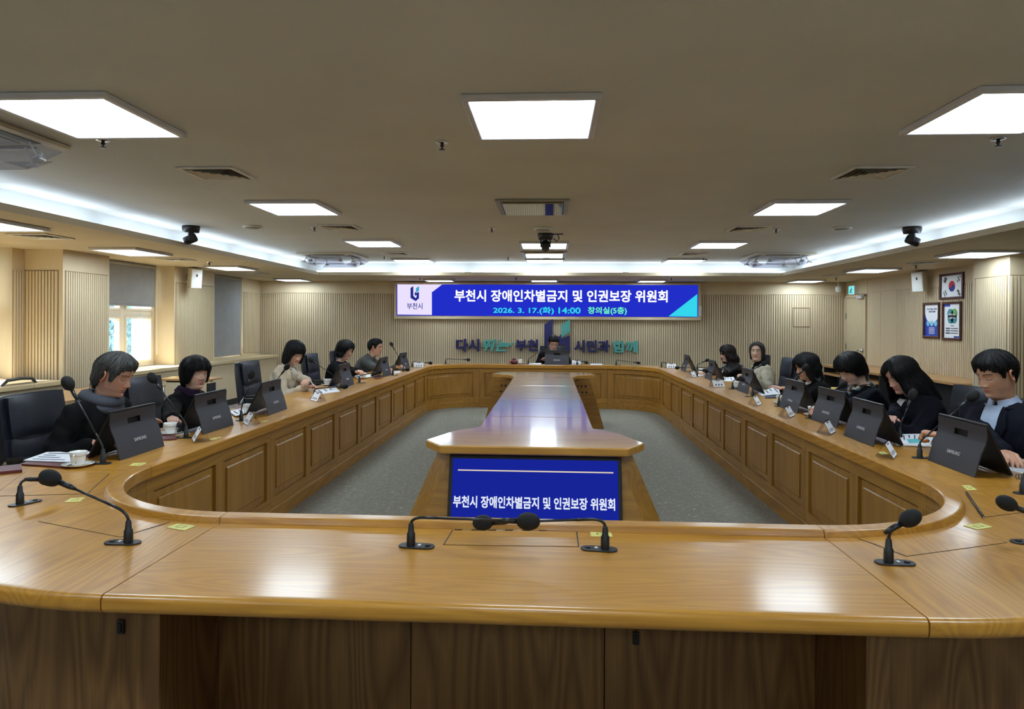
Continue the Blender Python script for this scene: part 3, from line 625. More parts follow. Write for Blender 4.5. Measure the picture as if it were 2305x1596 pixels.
# ================================================================ RING DESK
IX0, IX1, IY0, IY1, IR = -2.03, 1.77, 2.60, 11.97, .78
ZTOP, ZLIP, DW = .73, .755, .76
class Seg:
    def __init__(s, kind, *a): s.kind = kind; s.a = a; s.L = (Vector(a[1])-Vector(a[0])).length if kind == 's' else abs(a[2]-a[1])*IR
    def at(s, t):
        if s.kind == 's':
            p, q, n = (Vector(k) for k in s.a); return p+(q-p)*(t/s.L), n
        c, a0, a1 = s.a; an = a0+(a1-a0)*t/s.L; n = Vector((math.cos(an), math.sin(an))); return Vector(c)+n*IR, n
    def path(s, t0=0, t1=None, m=14):
        t1 = s.L if t1 is None else t1; k = 1 if s.kind == 's' else max(3, int(m*(t1-t0)/s.L)+1)
        return [s.at(t0+(t1-t0)*i/k) for i in range(k+1)]
def loft(path, sec, mb=None):
    mb = mb or MB(); n = len(sec); vs = []
    for p, nn in path:
        for o, z in sec: vs.append((p.x+nn.x*o, p.y+nn.y*o, z))
    k = len(path)
    fs = [(i*n+j, i*n+(j+1) % n, (i+1)*n+(j+1) % n, (i+1)*n+j) for i in range(k-1) for j in range(n)]
    fs += [tuple(range(n-1, -1, -1)), tuple(range((k-1)*n, k*n))]
    return mb.add(vs, fs)
def arc(cx, cz, r, a0, a1, n=5): return [(cx+r*math.cos(R(a0+(a1-a0)*i/n)), cz+r*math.sin(R(a0+(a1-a0)*i/n))) for i in range(n+1)]
TOPSEC = [(.07, ZTOP-.03), (.07, ZTOP), (DW-.03, ZTOP)]+arc(DW-.016, ZTOP-.016, .016, 90, 0, 4)+arc(DW-.022, .697, .022, 0, -90, 4)+[(DW-.04, .675), (.3, .675), (.3, ZTOP-.03)]
LIPSEC = [(.0, .697), (.0, ZLIP-.012), (.0, ZLIP-.005), (.005, ZLIP), (.012, ZLIP), (.055, ZLIP)]+arc(.062, ZLIP-.008, .008, 80, 0, 3)+[(.074, ZLIP-.016), (.078, ZTOP-.004), (.078, .697)]
def desk(seg, label, panels, grain, gables=True, outer_skirt=False):
    g = .0015; t0, t1 = g, seg.L-g
    p, n = seg.at(seg.L/2); O = Vector((p.x+n.x*.4, p.y+n.y*.4, 0)); t = thing('conference_desk', label, 'desk', O, group='sections of the ring shaped conference desk')
    top = loft(seg.path(t0, t1, 24), TOPSEC).build('tabletop', grain, t, org=O, auto=35)
    lip = loft(seg.path(t0, t1, 24), LIPSEC).build('raised_lip', grain, t, org=O, auto=35)
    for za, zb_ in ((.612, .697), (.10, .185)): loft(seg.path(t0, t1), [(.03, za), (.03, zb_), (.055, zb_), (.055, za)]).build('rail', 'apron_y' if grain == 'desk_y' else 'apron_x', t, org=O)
    ed = [t0]
    for a, b in panels: ed += [a, b]
    ed.append(t1)
    for i in range(0, len(ed), 2):
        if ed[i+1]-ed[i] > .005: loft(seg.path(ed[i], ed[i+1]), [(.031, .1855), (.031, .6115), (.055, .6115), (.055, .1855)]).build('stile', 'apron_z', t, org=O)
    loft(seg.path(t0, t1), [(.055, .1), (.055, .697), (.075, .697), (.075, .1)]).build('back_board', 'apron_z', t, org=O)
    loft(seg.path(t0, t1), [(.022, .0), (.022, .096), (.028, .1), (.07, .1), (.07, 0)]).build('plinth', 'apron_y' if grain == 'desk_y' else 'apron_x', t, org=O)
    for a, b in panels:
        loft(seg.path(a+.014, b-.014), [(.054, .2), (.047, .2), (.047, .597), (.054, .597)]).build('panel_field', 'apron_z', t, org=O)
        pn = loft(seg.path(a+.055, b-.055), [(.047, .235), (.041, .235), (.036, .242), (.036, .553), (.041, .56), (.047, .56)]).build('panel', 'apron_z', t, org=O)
    if gables:
        for q in (t0+.02, t1-.02):
            p, n = seg.at(q); tn = Vector((-n.y, n.x)); m = Matrix(((tn.x, n.x, 0), (tn.y, n.y, 0), (0, 0, 1)))
            MB().box((p.x+n.x*.33, p.y+n.y*.33, .3375), (.03, .5, .674), m).build('gable', 'apron_z', t, org=O)
    return t, O
c = lambda x, y: (x, y)
near_f = Seg('s', (IX0+IR, IY0), (IX1-IR, IY0), (0, -1))
t_front, Of = desk(near_f, 'straight front section of the ring desk closest to the camera', [(.1, .75), (.8, 1.45), (1.5, 2.15)], 'desk_x', False)
PI = math.pi
t_nl, Onl = desk(Seg('c', (IX0+IR, IY0+IR), PI*1.5, PI), 'curved corner section of the ring desk at the near left', [(.72, 1.15)], 'desk_y', False)
t_nr, Onr = desk(Seg('c', (IX1-IR, IY0+IR), PI*1.5, PI*2), 'curved corner section of the ring desk at the near right', [(.72, 1.15)], 'desk_y', False)
desk(Seg('c', (IX0+IR, IY1-IR), PI, PI/2), 'curved corner section of the ring desk at the far left', [(.1, 1.12)], 'desk_y')
desk(Seg('c', (IX1-IR, IY1-IR), 0, PI/2), 'curved corner section of the ring desk at the far right', [(.1, 1.12)], 'desk_y')
far_s = Seg('s', (IX0+IR, IY1), (IX1-IR, IY1), (0, 1))
desk(far_s, 'straight far section of the ring desk in front of the chairman', [(.09, .69), (.79, 1.43), (1.53, 2.13)], 'desk_x')
SL = (IY1-IY0-2*IR)/5
words = ['nearest', 'second', 'middle', 'fourth', 'farthest']
for k in range(5):
    y0 = IY0+IR+k*SL
    desk(Seg('s', (IX0, y0), (IX0, y0+SL), (-1, 0)), words[k]+' straight section of the left side of the ring desk', [(.075, .735), (.84, 1.5)], 'desk_y')
    desk(Seg('s', (IX1, y0), (IX1, y0+SL), (1, 0)), words[k]+' straight section of the right side of the ring desk', [(.075, .735), (.84, 1.5)], 'desk_y')
# near side of the front section: recessed boards, gables and switches
for i in range(5):
    xs = [-1.2, -.5, .2, .55, .9]; a = -1.2+i*.42
bx = [-1.21, -.497, .197, .93]
for i in range(3):
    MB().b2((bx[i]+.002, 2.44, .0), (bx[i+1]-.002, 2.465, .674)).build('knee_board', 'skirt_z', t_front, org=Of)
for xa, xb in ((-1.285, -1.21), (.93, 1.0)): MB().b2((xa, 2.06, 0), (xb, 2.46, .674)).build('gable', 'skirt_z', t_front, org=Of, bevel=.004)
for sgn, t, O, cx in ((-1, t_nl, Onl, IX0+IR), (1, t_nr, Onr, IX1-IR)):
    yy = 2.09
    xa = -1.29 if sgn < 0 else 1.005
    MB().b2((xa, yy, 0), (xa+sgn*.16, yy+.02, .674)).build('skirt_board', 'skirt_z', t, org=O)
    Sk = Seg('c', (cx, IY0+IR), PI*1.5, PI if sgn < 0 else PI*2)
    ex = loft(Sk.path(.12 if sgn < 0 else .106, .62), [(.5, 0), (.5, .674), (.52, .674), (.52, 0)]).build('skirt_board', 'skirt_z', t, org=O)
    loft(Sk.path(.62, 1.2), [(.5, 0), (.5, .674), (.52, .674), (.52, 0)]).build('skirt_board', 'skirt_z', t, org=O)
def switch(px, py, y, parent, O):
    p = PY(px, py, y); s = MB().box(p, (.022, .012, .045)).build('desk_switch', 'black_plastic', parent, org=O, bevel=.003)
    MB().box(p+Vector((0, -.008, 0)), (.012, .006, .028)).build('rocker', 'tablet_black', s, org=O, bevel=.002)
switch(272, 1411, 2.083, t_nl, Onl); switch(1432, 1437, 2.433, t_front, Of)
# lids and stickers in the tops
def quad(pxs, z, th): vs = [PZ(*p, z) for p in pxs]; return vs
def inlay(pxs, parent, O, hinge=False, grain='desk_x'):
    vs = quad(pxs, ZTOP, 0); c = sum(vs, Vector())/4
    s = MB().prism([(v.x, v.y) for v in vs], ZTOP+.0002, ZTOP+.0008).build('lid_gap', 'dark_slot', parent, org=O)
    q = [c+(v-c)*.985+((v-c).normalized()*-.0015) for v in vs]
    l = MB().prism([(v.x, v.y) for v in q], ZTOP+.0004, ZTOP+.0014).build('cable_lid', grain, parent, org=O)
    if hinge:
        a, b = vs[1]*.98+vs[2]*.02, vs[1]*.1+vs[2]*.9; d = (b-a)/13
        for i in range(13):
            p = a+d*i; m = MB().box(p+d*.45+Vector((0, -.004, .002)), (d.length*.9, .008, .003)).build('hinge', 'chrome' if i % 2 else 'gunmetal', l, org=O)
inlay([(997, 1227), (1018, 1193), (1299, 1195), (1304, 1231)], t_front, Of, True)
inlay([(85, 1174), (200, 1144), (383, 1176), (272, 1210)], t_nl, Onl, grain='desk_y')
inlay([(-20, 1118), (60, 1060), (247, 1067), (197, 1112)], t_nl, Onl, grain='desk_y')
inlay([(1930, 1212), (2150, 1187), (2268, 1222), (2040, 1253)], t_nr, Onr, grain='desk_y')
inlay([(2175, 1107), (2330, 1095), (2420, 1140), (2215, 1165)], t_nr, Onr, grain='desk_y')
def sticker(pxs, parent_label):
    vs = quad(pxs, ZTOP, 0); c = sum(vs, Vector())/4; c.z = ZTOP+.0003
    t = thing('desk_sticker', parent_label, 'sticker', c, group='yellow seat stickers')
    MB().prism([(v.x-c.x, v.y-c.y) for v in vs], .0005, .0014).build('sheet', 'sticker', t)
    q = [(v-c)*.42 for v in vs]; MB().prism([(v.x, v.y) for v in q], .0014, .0018).build('print', 'sticker_ink', t)
    q = [(v-c)*.3 for v in vs]; MB().prism([(v.x, v.y) for v in q], .0018, .0021).build('print_gap', 'sticker', t)
sticker([(374, 1188), (400, 1179), (441, 1184), (415, 1195)], 'yellow sticker near the seam of the left corner desk')
sticker([(144, 1131), (160, 1122), (192, 1120), (180, 1130)], 'yellow sticker beside the left corner lid')
sticker([(1328, 1197), (1330, 1208), (1379, 1209), (1375, 1198)], 'yellow sticker on the front desk beside the centre lid')
sticker([(2165, 1093), (2184, 1093), (2200, 1104), (2177, 1104)], 'yellow sticker on the right corner below the large tablet')
sticker([(2168, 1184), (2208, 1178), (2235, 1187), (2200, 1193)], 'yellow sticker above the right corner lid')
sticker([(290, 1049), (300, 1043), (330, 1042), (322, 1049)], 'greenish sticker below the first tablet on the left')
sticker([(470, 990), (485, 985), (499, 984), (490, 990)], 'greenish sticker beside the nearest left name plate')
sticker([(587, 950), (597, 947), (611, 947), (603, 950)], 'greenish sticker beside the second left name plate')
sticker([(1975, 1018), (1990, 1017), (2000, 1022), (1985, 1024)], 'yellow sticker under the nearest right name plate')

# ================================================================ CENTRE SPINE
SX = -.10; ZSP = .76
sp = thing('centre_console', 'long wooden console with hammerhead ends in the middle of the ring', 'console table', (SX, 7.1, 0)); O = sp.location
def T(pts): return [(SX+x, y) for x, y in pts]
ctop = [(-.56, 4.06), (.56, 4.06), (.68, 4.26), (.56, 4.62), (.40, 4.82), (.40, 9.3), (.47, 9.62), (.74, 9.82), (.66, 10.2), (-.66, 10.2), (-.74, 9.82), (-.47, 9.62), (-.40, 9.3), (-.40, 4.82), (-.56, 4.62), (-.68, 4.26)]
cuts = [4.0, 5.35, 6.65, 8.0, 10.3]
def clip(poly, y0, y1):
    def cl(p, f, g):
        out = []
        for i in range(len(p)):
            a, b = p[i], p[(i+1) % len(p)]; fa, fb = f(a), f(b)
            if fa: out.append(a)
            if fa != fb: out.append(g(a, b))
        return out
    gy = lambda Y: (lambda a, b: (a[0]+(b[0]-a[0])*(Y-a[1])/(b[1]-a[1]), Y))
    p = cl(poly, lambda q: q[1] >= y0, gy(y0)); return cl(p, lambda q: q[1] <= y1, gy(y1))
for i in range(4):
    q = clip(ctop, cuts[i]+.001, cuts[i+1]-.001); MB().prism(T(q), ZSP-.05, ZSP).build('top_board', 'spine_y', sp, org=O, bevel=.008)
def block(top, bot, z0, z1, name, mat):
    n = len(top); m = MB(); m.add([(SX+x, y, z0) for x, y in bot]+[(SX+x, y, z1) for x, y in top], [tuple(range(n-1, -1, -1)), tuple(range(n, 2*n))]+[(i, (i+1) % n, n+(i+1) % n, n+i) for i in range(n)]); return m.build(name, mat, sp, org=O)
block([(-.5, 4.16), (.5, 4.16), (.6, 4.34), (.38, 4.75), (-.38, 4.75), (-.6, 4.34)], [(-.78, 3.98), (.78, 3.98), (.9, 4.2), (.66, 4.85), (-.66, 4.85), (-.9, 4.2)], .0, ZSP-.05, 'near_pedestal', 'apron_x')
block([(-.34, 4.7), (.34, 4.7), (.34, 9.6), (-.34, 9.6)], [(-.36, 4.7), (.36, 4.7), (.36, 9.6), (-.36, 9.6)], 0, ZSP-.05, 'spine_body', 'apron_y')
block([(-.66, 9.72), (.66, 9.72), (.62, 10.1), (-.62, 10.1)], [(-.86, 9.72), (.86, 9.72), (.78, 10.3), (-.78, 10.3)], 0, ZSP-.05, 'far_pedestal', 'apron_x')
for s in (-1, 1):
    for r_ in range(2):
        for k in range(4):
            MB().tube([(SX+s*(.43+.055*k+.012*r_), 9.7205, .6-r_*.085), (SX+s*(.43+.055*k+.012*r_), 9.715, .6-r_*.085)], .014, 12).build('speaker_hole', 'tablet_black', sp, org=O)
# monitor in the near pedestal
a, b = PY(1012, 1022, 4.12), PY(1399, 1028, 4.12); tilt = math.atan2(.18, .71); W = b.x-a.x; cxm = (a.x+b.x)/2; HM = .46; ztop = (a.z+b.z)/2-.012
mon = thing('monitor', 'flat monitor with a blue slide built into the near end of the console', 'monitor', (cxm, 4.155-.0, ztop), (-tilt, 0, 0))
def yof(z): return 0
MB().b2((-W/2, -.03, -HM), (W/2, .0, 0)).build('bezel', 'tablet_black', mon, bevel=.004)
MB().b2((-W/2+.022, -.033, -HM+.02), (W/2-.022, -.0295, -.022)).build('screen', 'screen_blue', mon)
MB().b2((-W/2+.055, -.036, -.095), (W/2-.05, -.033, -.088)).build('title_line', 'screen_line', mon)
text('부천시 장애인차별금지 및 인권보장 위원회', .1, 'screen_text', mon, (-.005, -.036, -.275), (R(90), 0, 0), fit=(W-.075, .07), fat=.003)

# ================================================================ SIDE FURNITURE
def side_table(x0, x1, y0, y1, label):
    O = ((x0+x1)/2, (y0+y1)/2, 0); t = thing('side_table', label, 'table', O, group='side tables by the windows')
    MB().b2((x0, y0, .70), (x1, y1, .725)).build('tabletop', 'side_table', t, org=O, bevel=.004)
    MB().b2((x1-.06, y0+.1, .3), (x1-.045, y1-.1, .66)).build('modesty_panel', 'mesh_black', t, org=O)
    MB().b2((x1-.065, y0+.1, .47), (x1-.04, y1-.1, .48)).build('modesty_rail', 'dark_slot', t, org=O)
    for yy in (y0+.12, y1-.12):
        MB().tube([((x0+x1)/2, yy, .7), ((x0+x1)/2, yy, .05)], .022, 8).build('post', 'black_plastic', t, org=O)
        MB().tube([(x0+.05, yy, .03), (x1-.05, yy, .03)], .022, 8).build('foot', 'black_plastic', t, org=O)
        MB().tube([(x0+.08, yy, .685), (x1-.08, yy, .685)], .014, 6).build('bearer', 'black_plastic', t, org=O)
side_table(-5.32, -4.62, 4.3, 6.15, 'long wooden side table at the left edge of the picture'); side_table(-5.32, -4.62, 6.16, 7.98, 'wooden side table behind the man with the scarf'); side_table(-5.2, -4.5, 8.74, 9.16, 'far wooden side table behind the woman with the short bob')
def counter(x0, x1, y0, y1, label, shelf):
    O = ((x0+x1)/2, (y0+y1)/2, 0); t = thing('wall_counter', label, 'counter', O, group='counters along the right wall')
    MB().b2((x0, y0, .70), (x1, y1, .74)).build('worktop', 'side_table', t, org=O, bevel=.004)
    MB().b2((x0+.03, y0+.03, 0), (x1, y0+.06, .7)).build('side_panel', 'dark_slot', t, org=O); MB().b2((x0+.03, y1-.06, 0), (x1, y1-.03, .7)).build('side_panel', 'dark_slot', t, org=O)
    MB().b2((x0+.25, y0+.06, .05), (x0+.27, y1-.06, .7)).build('back_panel', 'mesh_black', t, org=O)
    if shelf: MB().b2((x0+.0, y0+.06, .56), (x0+.25, y1-.06, .6)).build('shelf', 'side_table', t, org=O)
counter(5.3, 5.93, 9.2, 10.9, 'wooden counter beside the right pillar under the posters', False); counter(5.1, 5.93, 10.95, 13.2, 'far wooden counter with an open dark shelf under the door side wall', True)
p = PX(1878, 880, 4.0); t = thing('yellow_box', 'yellow and silver carton behind the woman in the black coat', 'box', (p.x, p.y, 0))
MB().b2((-.11, -.12, 0), (.11, .12, .60)).build('carton', 'yellow_box', t, bevel=.004); MB().b2((-.035, -.122, 0), (.035, -.119, .602)).build('silver_band', 'frame_grey', t)

# ================================================================ CHAIRS
def make_exec():
    t = thing('office_chair', 'x', 'chair', group='black leather chairs')
    def pad(w, h, th, cz, cy, tilt, name, bulge=.02):
        mb = MB(); nx, nz = 10, 10; m = Matrix.Rotation(R(tilt), 3, 'X')
        vs = []; 
        for side in (1, -1):
            for i in range(nz+1):
                for j in range(nx+1):
                    u, v = j/nx*2-1, i/nz*2-1; e = (1-abs(u)**6)*(1-abs(v)**6)
                    y = side*(th/2*.55+th/2*.45*e)+(bulge*(u*u)-bulge/2)
                    vs.append(Vector((0, cy, cz))+m @ Vector((u*w/2*(1-.03*abs(v)**4), y, v*h/2*(1-.03*abs(u)**4))))
        K = (nx+1)*(nz+1); fs = []
        for i in range(nz):
            for j in range(nx):
                a = i*(nx+1)+j; q = (a, a+1, a+nx+2, a+nx+1); fs.append(q); fs.append(tuple(K+k for k in reversed(q)))
        for j in range(nx): fs.append((j, j+1, K+j+1, K+j)); a = nz*(nx+1)+j; fs.append((a, a+1, K+a+1, K+a))
        for i in range(nz): a = i*(nx+1); fs.append((a, a+nx+1, K+a+nx+1, K+a)); a += nx; fs.append((a, a+nx+1, K+a+nx+1, K+a))
        mb.add(vs, fs); return mb.build(name, 'leather', t, auto=60)
    pad(.54, .60, .09, .74, -.285, 7, 'backrest', .06)
    pad(.45, .25, .05, .905, -.272, 7, 'head_cushion', .05); pad(.45, .31, .05, .62, -.25, 7, 'lumbar_cushion', .05)
    pad(.52, .52, .10, .45, .0, 90, 'seat', .0)
    for s in (-1, 1):
        a = t; MB().tube([(s*.27, -.24, .45), (s*.32, -.24, .55), (s*.33, -.17, .66), (s*.33, .05, .67), (s*.33, .16, .63), (s*.30, .17, .5), (s*.26, .12, .43)], .016, 8).build('armrest', 'chrome', t, True)
        MB().tube([(s*.33, -.15, .675), (s*.33, .08, .68)], .024, 8, flat=1).build('arm_pad', 'black_plastic', t, True)
    MB().tube([(0, 0, .4), (0, 0, .08)], .03, 12).build('column', 'chrome', t)
    for k in range(5):
        an = 2*PI*k/5+.3; d = Vector((math.cos(an), math.sin(an), 0))
        MB().tube([Vector((0, 0, .1)), d*.3+Vector((0, 0, .07))], [.026, .016], 8).build('base_arm', 'chrome', t)
        MB().tube([d*.3+Vector((-d.y, d.x, 0))*.02+Vector((0, 0, .028)), d*.3-Vector((-d.y, d.x, 0))*.02+Vector((0, 0, .028))], .027, 10).build('caster', 'black_plastic', t)
    return t
ex = make_exec(); exu = [False]
def exec_chair(x, y, yaw, label):
    o = ex if not exu[0] else copy_tree(ex); exu[0] = True; return place(o, (x, y, 0), yaw, label)
def make_mesh_chair():
    t = thing('mesh_chair', 'x', 'chair', group='mesh back chairs')
    pts = [(-.2, -.23, .5), (-.235, -.27, .66), (-.23, -.29, .8), (-.17, -.285, .845), (0, -.275, .855), (.17, -.285, .845), (.23, -.29, .8), (.235, -.27, .66), (.2, -.23, .5)]
    MB().tube(pts+[pts[0]], .017, 8, False).build('back_frame', 'black_plastic', t, True)
    n = 6; vs = []; fs = []
    for i in range(n+1):
        for j in range(n+1):
            u, v = j/n*2-1, i/n; vs.append((u*(.2+.03*math.sin(PI*v)), -.23-.05*v+.015*(u*u-1), .5+.34*v-.02*u*u*v))
    for i in range(n):
        for j in range(n): a = i*(n+1)+j; fs.append((a, a+1, a+n+2, a+n+1))
    MB().add(vs, fs).build('back_mesh', 'acrylic_mesh', t, True)
    MB().prism(round_poly(.46, .44, .08), .41, .47).build('seat', 'mesh_black', t, bevel=.015)
    for s in (-1, 1):
        MB().tube([(s*.2, -.23, .5), (s*.22, -.2, .42), (s*.22, .2, .42), (s*.22, .23, .01)], .013, 8).build('leg', 'black_plastic', t, True); MB().tube([(s*.22, -.15, .42), (s*.22, -.26, .01)], .013, 8).build('leg', 'black_plastic', t, True)
    return t
glass('acrylic_mesh', (.35, .35, .36, 1), .05, .5)
mc = make_mesh_chair(); place(mc, (-5.5, 6.05, 0), -PI/2, 'mesh back chair nearest the left edge behind the long side table'); place(copy_tree(mc), (-5.5, 7.15, 0), -PI/2, 'mesh back chair next to the slatted pillar')
# ================================================================ MICROPHONES
def mic(base, head, bend, label, dy=0, up=.05, hs=1, zb=None):
    b = base if isinstance(base, Vector) else PZ(base[0], base[1], ZTOP); h = PY(head[0], head[1], b.y+dy)
    t = thing('microphone', label, 'microphone', (b.x, b.y, ZTOP+.0005), group='gooseneck microphones'); v = h-Vector((b.x, b.y, ZTOP))
    d2 = Vector((v.x, v.y, 0)); ang = math.atan2(d2.y, d2.x) if d2.length > .01 else 0
    m = Matrix.Rotation(ang, 3, 'Z')
    MB().prism([tuple((m @ Vector((x+.02, y, 0))).xy) for x, y in round_poly(.125, .052, .025)], 0, .005).build('base_plate', 'gunmetal', t, bevel=.0015)
    MB().lathe([(.0, .005), (.009, .005), (.009, .0085), (0, .009)], m @ Vector((.058, 0, 0)), 12).build('button', 'black_plastic', t)
    MB().box(m @ Vector((.03, 0, .006)), (.01, .012, .003), m).build('indicator', 'white_plastic', t)
    MB().lathe([(0, .004), (.0155, .004), (.0145, .045), (.011, .05), (.009, .075), (.0065, .08), (0, .08)], n=14).build('socket', 'black_plastic', t, auto=40)
    hv = v; n = max(.018, bend-.03); top = Vector((0, 0, .075+n)); dirv = (hv-top).normalized()
    r = min(.07, (hv-top).length*.4, n+.02)
    p0 = Vector((0, 0, .07)); c0 = top-Vector((0, 0, min(r, n))); c1 = top+dirv*r
    pts = [p0] + [(c0*(1-s)**2+top*2*s*(1-s)+c1*s*s) for s in [i/8 for i in range(9)]]
    e = hv-dirv*.055*hs; k = c1+(e-c1)*.15
    MB().tube(pts+[k], .0052, 8).build('gooseneck', 'black_plastic', t, True)
    MB().tube([k, e-dirv*.03], .0045, 8).build('stem', 'gunmetal', t, True); MB().tube([e-dirv*.04, e-dirv*.02, e+dirv*.02], [.0055, .0095, .01], 10).build('capsule', 'black_plastic', t, True)
    q = dirv.to_track_quat('Z', 'Y').to_matrix(); MB().ell(hv, (.027*hs, .027*hs, .037*hs), q, 18, 12).build('foam_windscreen', 'black_matte', t, True)
for a in (((289, 1223), (113, 1076), .06, 'gooseneck microphone at the left corner pointing left, base beside the yellow sticker', .0, .05, 1.05), ((45, 1136), (108, 1079), .06, 'gooseneck microphone furthest left, its head behind another microphone', .1),
          ((925, 1230), (1189, 1174), .055, 'left of the two crossing gooseneck microphones on the front desk', -.03, 0, 1.1), ((1362, 1238), (1087, 1177), .06, 'right of the two crossing gooseneck microphones on the front desk', .05),
          ((2000, 1268), (2049, 1167), .06, 'gooseneck microphone leaning right at the right corner of the front desk'), ((2330, 1222), (2266, 1133), .05, 'gooseneck microphone entering from the right edge'), ((2303, 1112), (2350, 1020), .04, 'gooseneck microphone cut by the right edge beside the spiral booklet'),
          ((232, 1044), (153, 863), .03, 'tall gooseneck microphone beside the cup of the man with the scarf', 0, 0, 1.15), ((419, 986), (343, 851), .02, 'tall gooseneck microphone beside the cup of the woman with the short bob', 0, 0, 1.1), ((543, 947), (566, 843), .03, 'gooseneck microphone in front of the empty place on the left'),
          (Vector((-2.6, 6.1, ZTOP)), (646, 826), .02, 'upright gooseneck microphone behind the third left tablet', 0, 0, .95), ((708, 896), (776, 870), .05, 'bent gooseneck microphone in front of the writing woman'), ((768, 874), (700, 811), .02, 'gooseneck microphone pointing at the woman in the beige coat'),
          ((809, 862), (853, 838), .045, 'bent gooseneck microphone by the cup of the woman with white ruffles'), ((884, 845), (917, 832), .03, 'low gooseneck microphone in front of the man in the grey jacket'), ((908, 836), (881, 775), .02, 'tall gooseneck microphone at the far end of the left side'),
          ((928, 826), (969, 817.5), .05, 'gooseneck microphone at the far left corner behind a name plate'), ((1003, 820), (1054, 810), .055, 'gooseneck microphone on the far desk left of the chairman'), ((1189, 820), (1229, 781), .05, 'gooseneck microphone pointing at the chairman'),
          ((1299, 822), (1320, 816), .03, 'gooseneck microphone right of the chairman behind white name plates'), ((1387, 822), (1437, 817), .05, 'gooseneck microphone on the far desk right of the chairman'), ((1489, 827), (1508, 821), .06, 'gooseneck microphone at the far right corner behind a name plate'),
          (Vector((2.4, 10.62, ZTOP)), (1524.5, 828), .04, 'low gooseneck microphone in front of the farthest right tablet'), (Vector((2.42, 11.45, ZTOP)), (1592, 811), .03, 'gooseneck microphone pointing at the woman in black leather'), (Vector((2.12, 10.05, ZTOP)), (1586, 834), .04, 'short gooseneck microphone between the two farthest right tablets'), ((1613, 859), (1589, 835), .045, 'gooseneck microphone crossing the second farthest right tablet'),
          ((1649, 876), (1720, 818.5), .05, 'gooseneck microphone in front of the woman facing the camera'), ((1694, 893), (1670, 853), .05, 'gooseneck microphone crossing the third farthest right tablet'), ((1753, 915), (1813, 827), .05, 'gooseneck microphone at the face of the woman in the black coat'), ((1824, 942), (1898, 866), .04, 'gooseneck microphone in front of the woman with the floral scarf'),
          (Vector((2.34, 4.72, ZTOP)), (2055, 888), .05, 'gooseneck microphone in front of the long haired woman in navy', 0, 0, 1.1), ((2070, 1031), (2190, 892), .05, 'large gooseneck microphone in front of the man in the navy suit', 0, 0, 1.1)):
    mic(*a)

# ================================================================ TABLETS
def make_tablet():
    t = thing('tablet_computer', 'x', 'tablet', group='dark tablets on fold out stands'); W = .44
    # local: foot of the stand at y=0, screen leans back to y=-.185
    prof = [(0, 0), (-.012, .05), (-.03, .115), (-.052, .165), (-.058, .2), (-.055, .255)]; th = .006
    mb = MB(); nx = 12; hole = (-.062, .062, .178, .212)
    xs = [-W/2, -W/2+.01, -.1, -.062, 0, .062, .1, W/2-.01, W/2]
    zs = sorted(set([p[1] for p in prof]+[.178, .212, .235]))
    def yat(z):
        for (a, b) in zip(prof, prof[1:]):
            if a[1] <= z <= b[1]: return a[0]+(b[0]-a[0])*(z-a[1])/(b[1]-a[1])
    vs = []; idx = {}
    for s in (0, 1):
        for i, z in enumerate(zs):
            for j, x in enumerate(xs): idx[(s, i, j)] = len(vs); vs.append((x, yat(z)-s*th, z))
    fs = []; cells = {(i, j) for i in range(len(zs)-1) for j in range(len(xs)-1) if not (zs[i] >= .178-1e-6 and zs[i+1] <= .212+1e-6 and xs[j] >= -.062-1e-6 and xs[j+1] <= .062+1e-6)}
    for (i, j) in cells:
        for s in (0, 1): fs.append((idx[s, i, j], idx[s, i, j+1], idx[s, i+1, j+1], idx[s, i+1, j]))
        for (di, dj, a, b) in ((-1, 0, (i, j), (i, j+1)), (1, 0, (i+1, j), (i+1, j+1)), (0, -1, (i, j), (i+1, j)), (0, 1, (i, j+1), (i+1, j+1))):
            if (i+di, j+dj) not in cells: fs.append((idx[(0,)+a], idx[(0,)+b], idx[(1,)+b], idx[(1,)+a]))
    mb.add(vs, fs); st = mb.build('stand', 'tablet_back', t, auto=35)
    m = Matrix.Rotation(math.atan2(.125, .25), 3, 'X')
    sc = MB().box((0, -.1225, .134), (W, .012, .272), Matrix.Rotation(-math.atan2(.125, .25), 3, 'X')).build('screen_slab', 'tablet_black', t, bevel=.004)
    MB().box((0, -.074, .195), (.2, .002, .052)).build('hole_dark_plate', 'black_matte', t)  # dark plate added behind the handle hole to blacken its inside
    MB().box((0, -.064, .262), (W, .014, .012)).build('hinge_edge', 'gunmetal', t, bevel=.004)
    MB().box((0, -.183, .006), (W-.02, .008, .006)).build('chrome_foot', 'chrome', t)
    n = Matrix.Rotation(R(90), 3, 'X')
    a0 = math.atan2(.018, .065); o = text('SAMSUNG', .026, 'silver_print', t, (.0, -.0195, .085), (R(90)-a0, 0, PI), name='brand_lettering', fat=.0006, ext=.0006)
    MB().lathe([(0, 0), (.004, 0), (.004, .001), (0, .001)], (0, -.0545, .236), 10, n).build('camera_dot', 'flag_blue', t)
    return t
tab = make_tablet(); tbu = [False]
def tablet(pl, pr, label):
    a, b = PZ(*pl, ZTOP), PZ(*pr, ZTOP); c = (a+b)/2; d = b-a
    # viewer on the +y side of the local frame; local +x runs from right to left as the viewer sees the back
    yaw = math.atan2(d.y, d.x)+PI
    o = tab if not tbu[0] else copy_tree(tab); tbu[0] = True
    place(o, (c.x, c.y, ZTOP+.001), yaw, label); return o
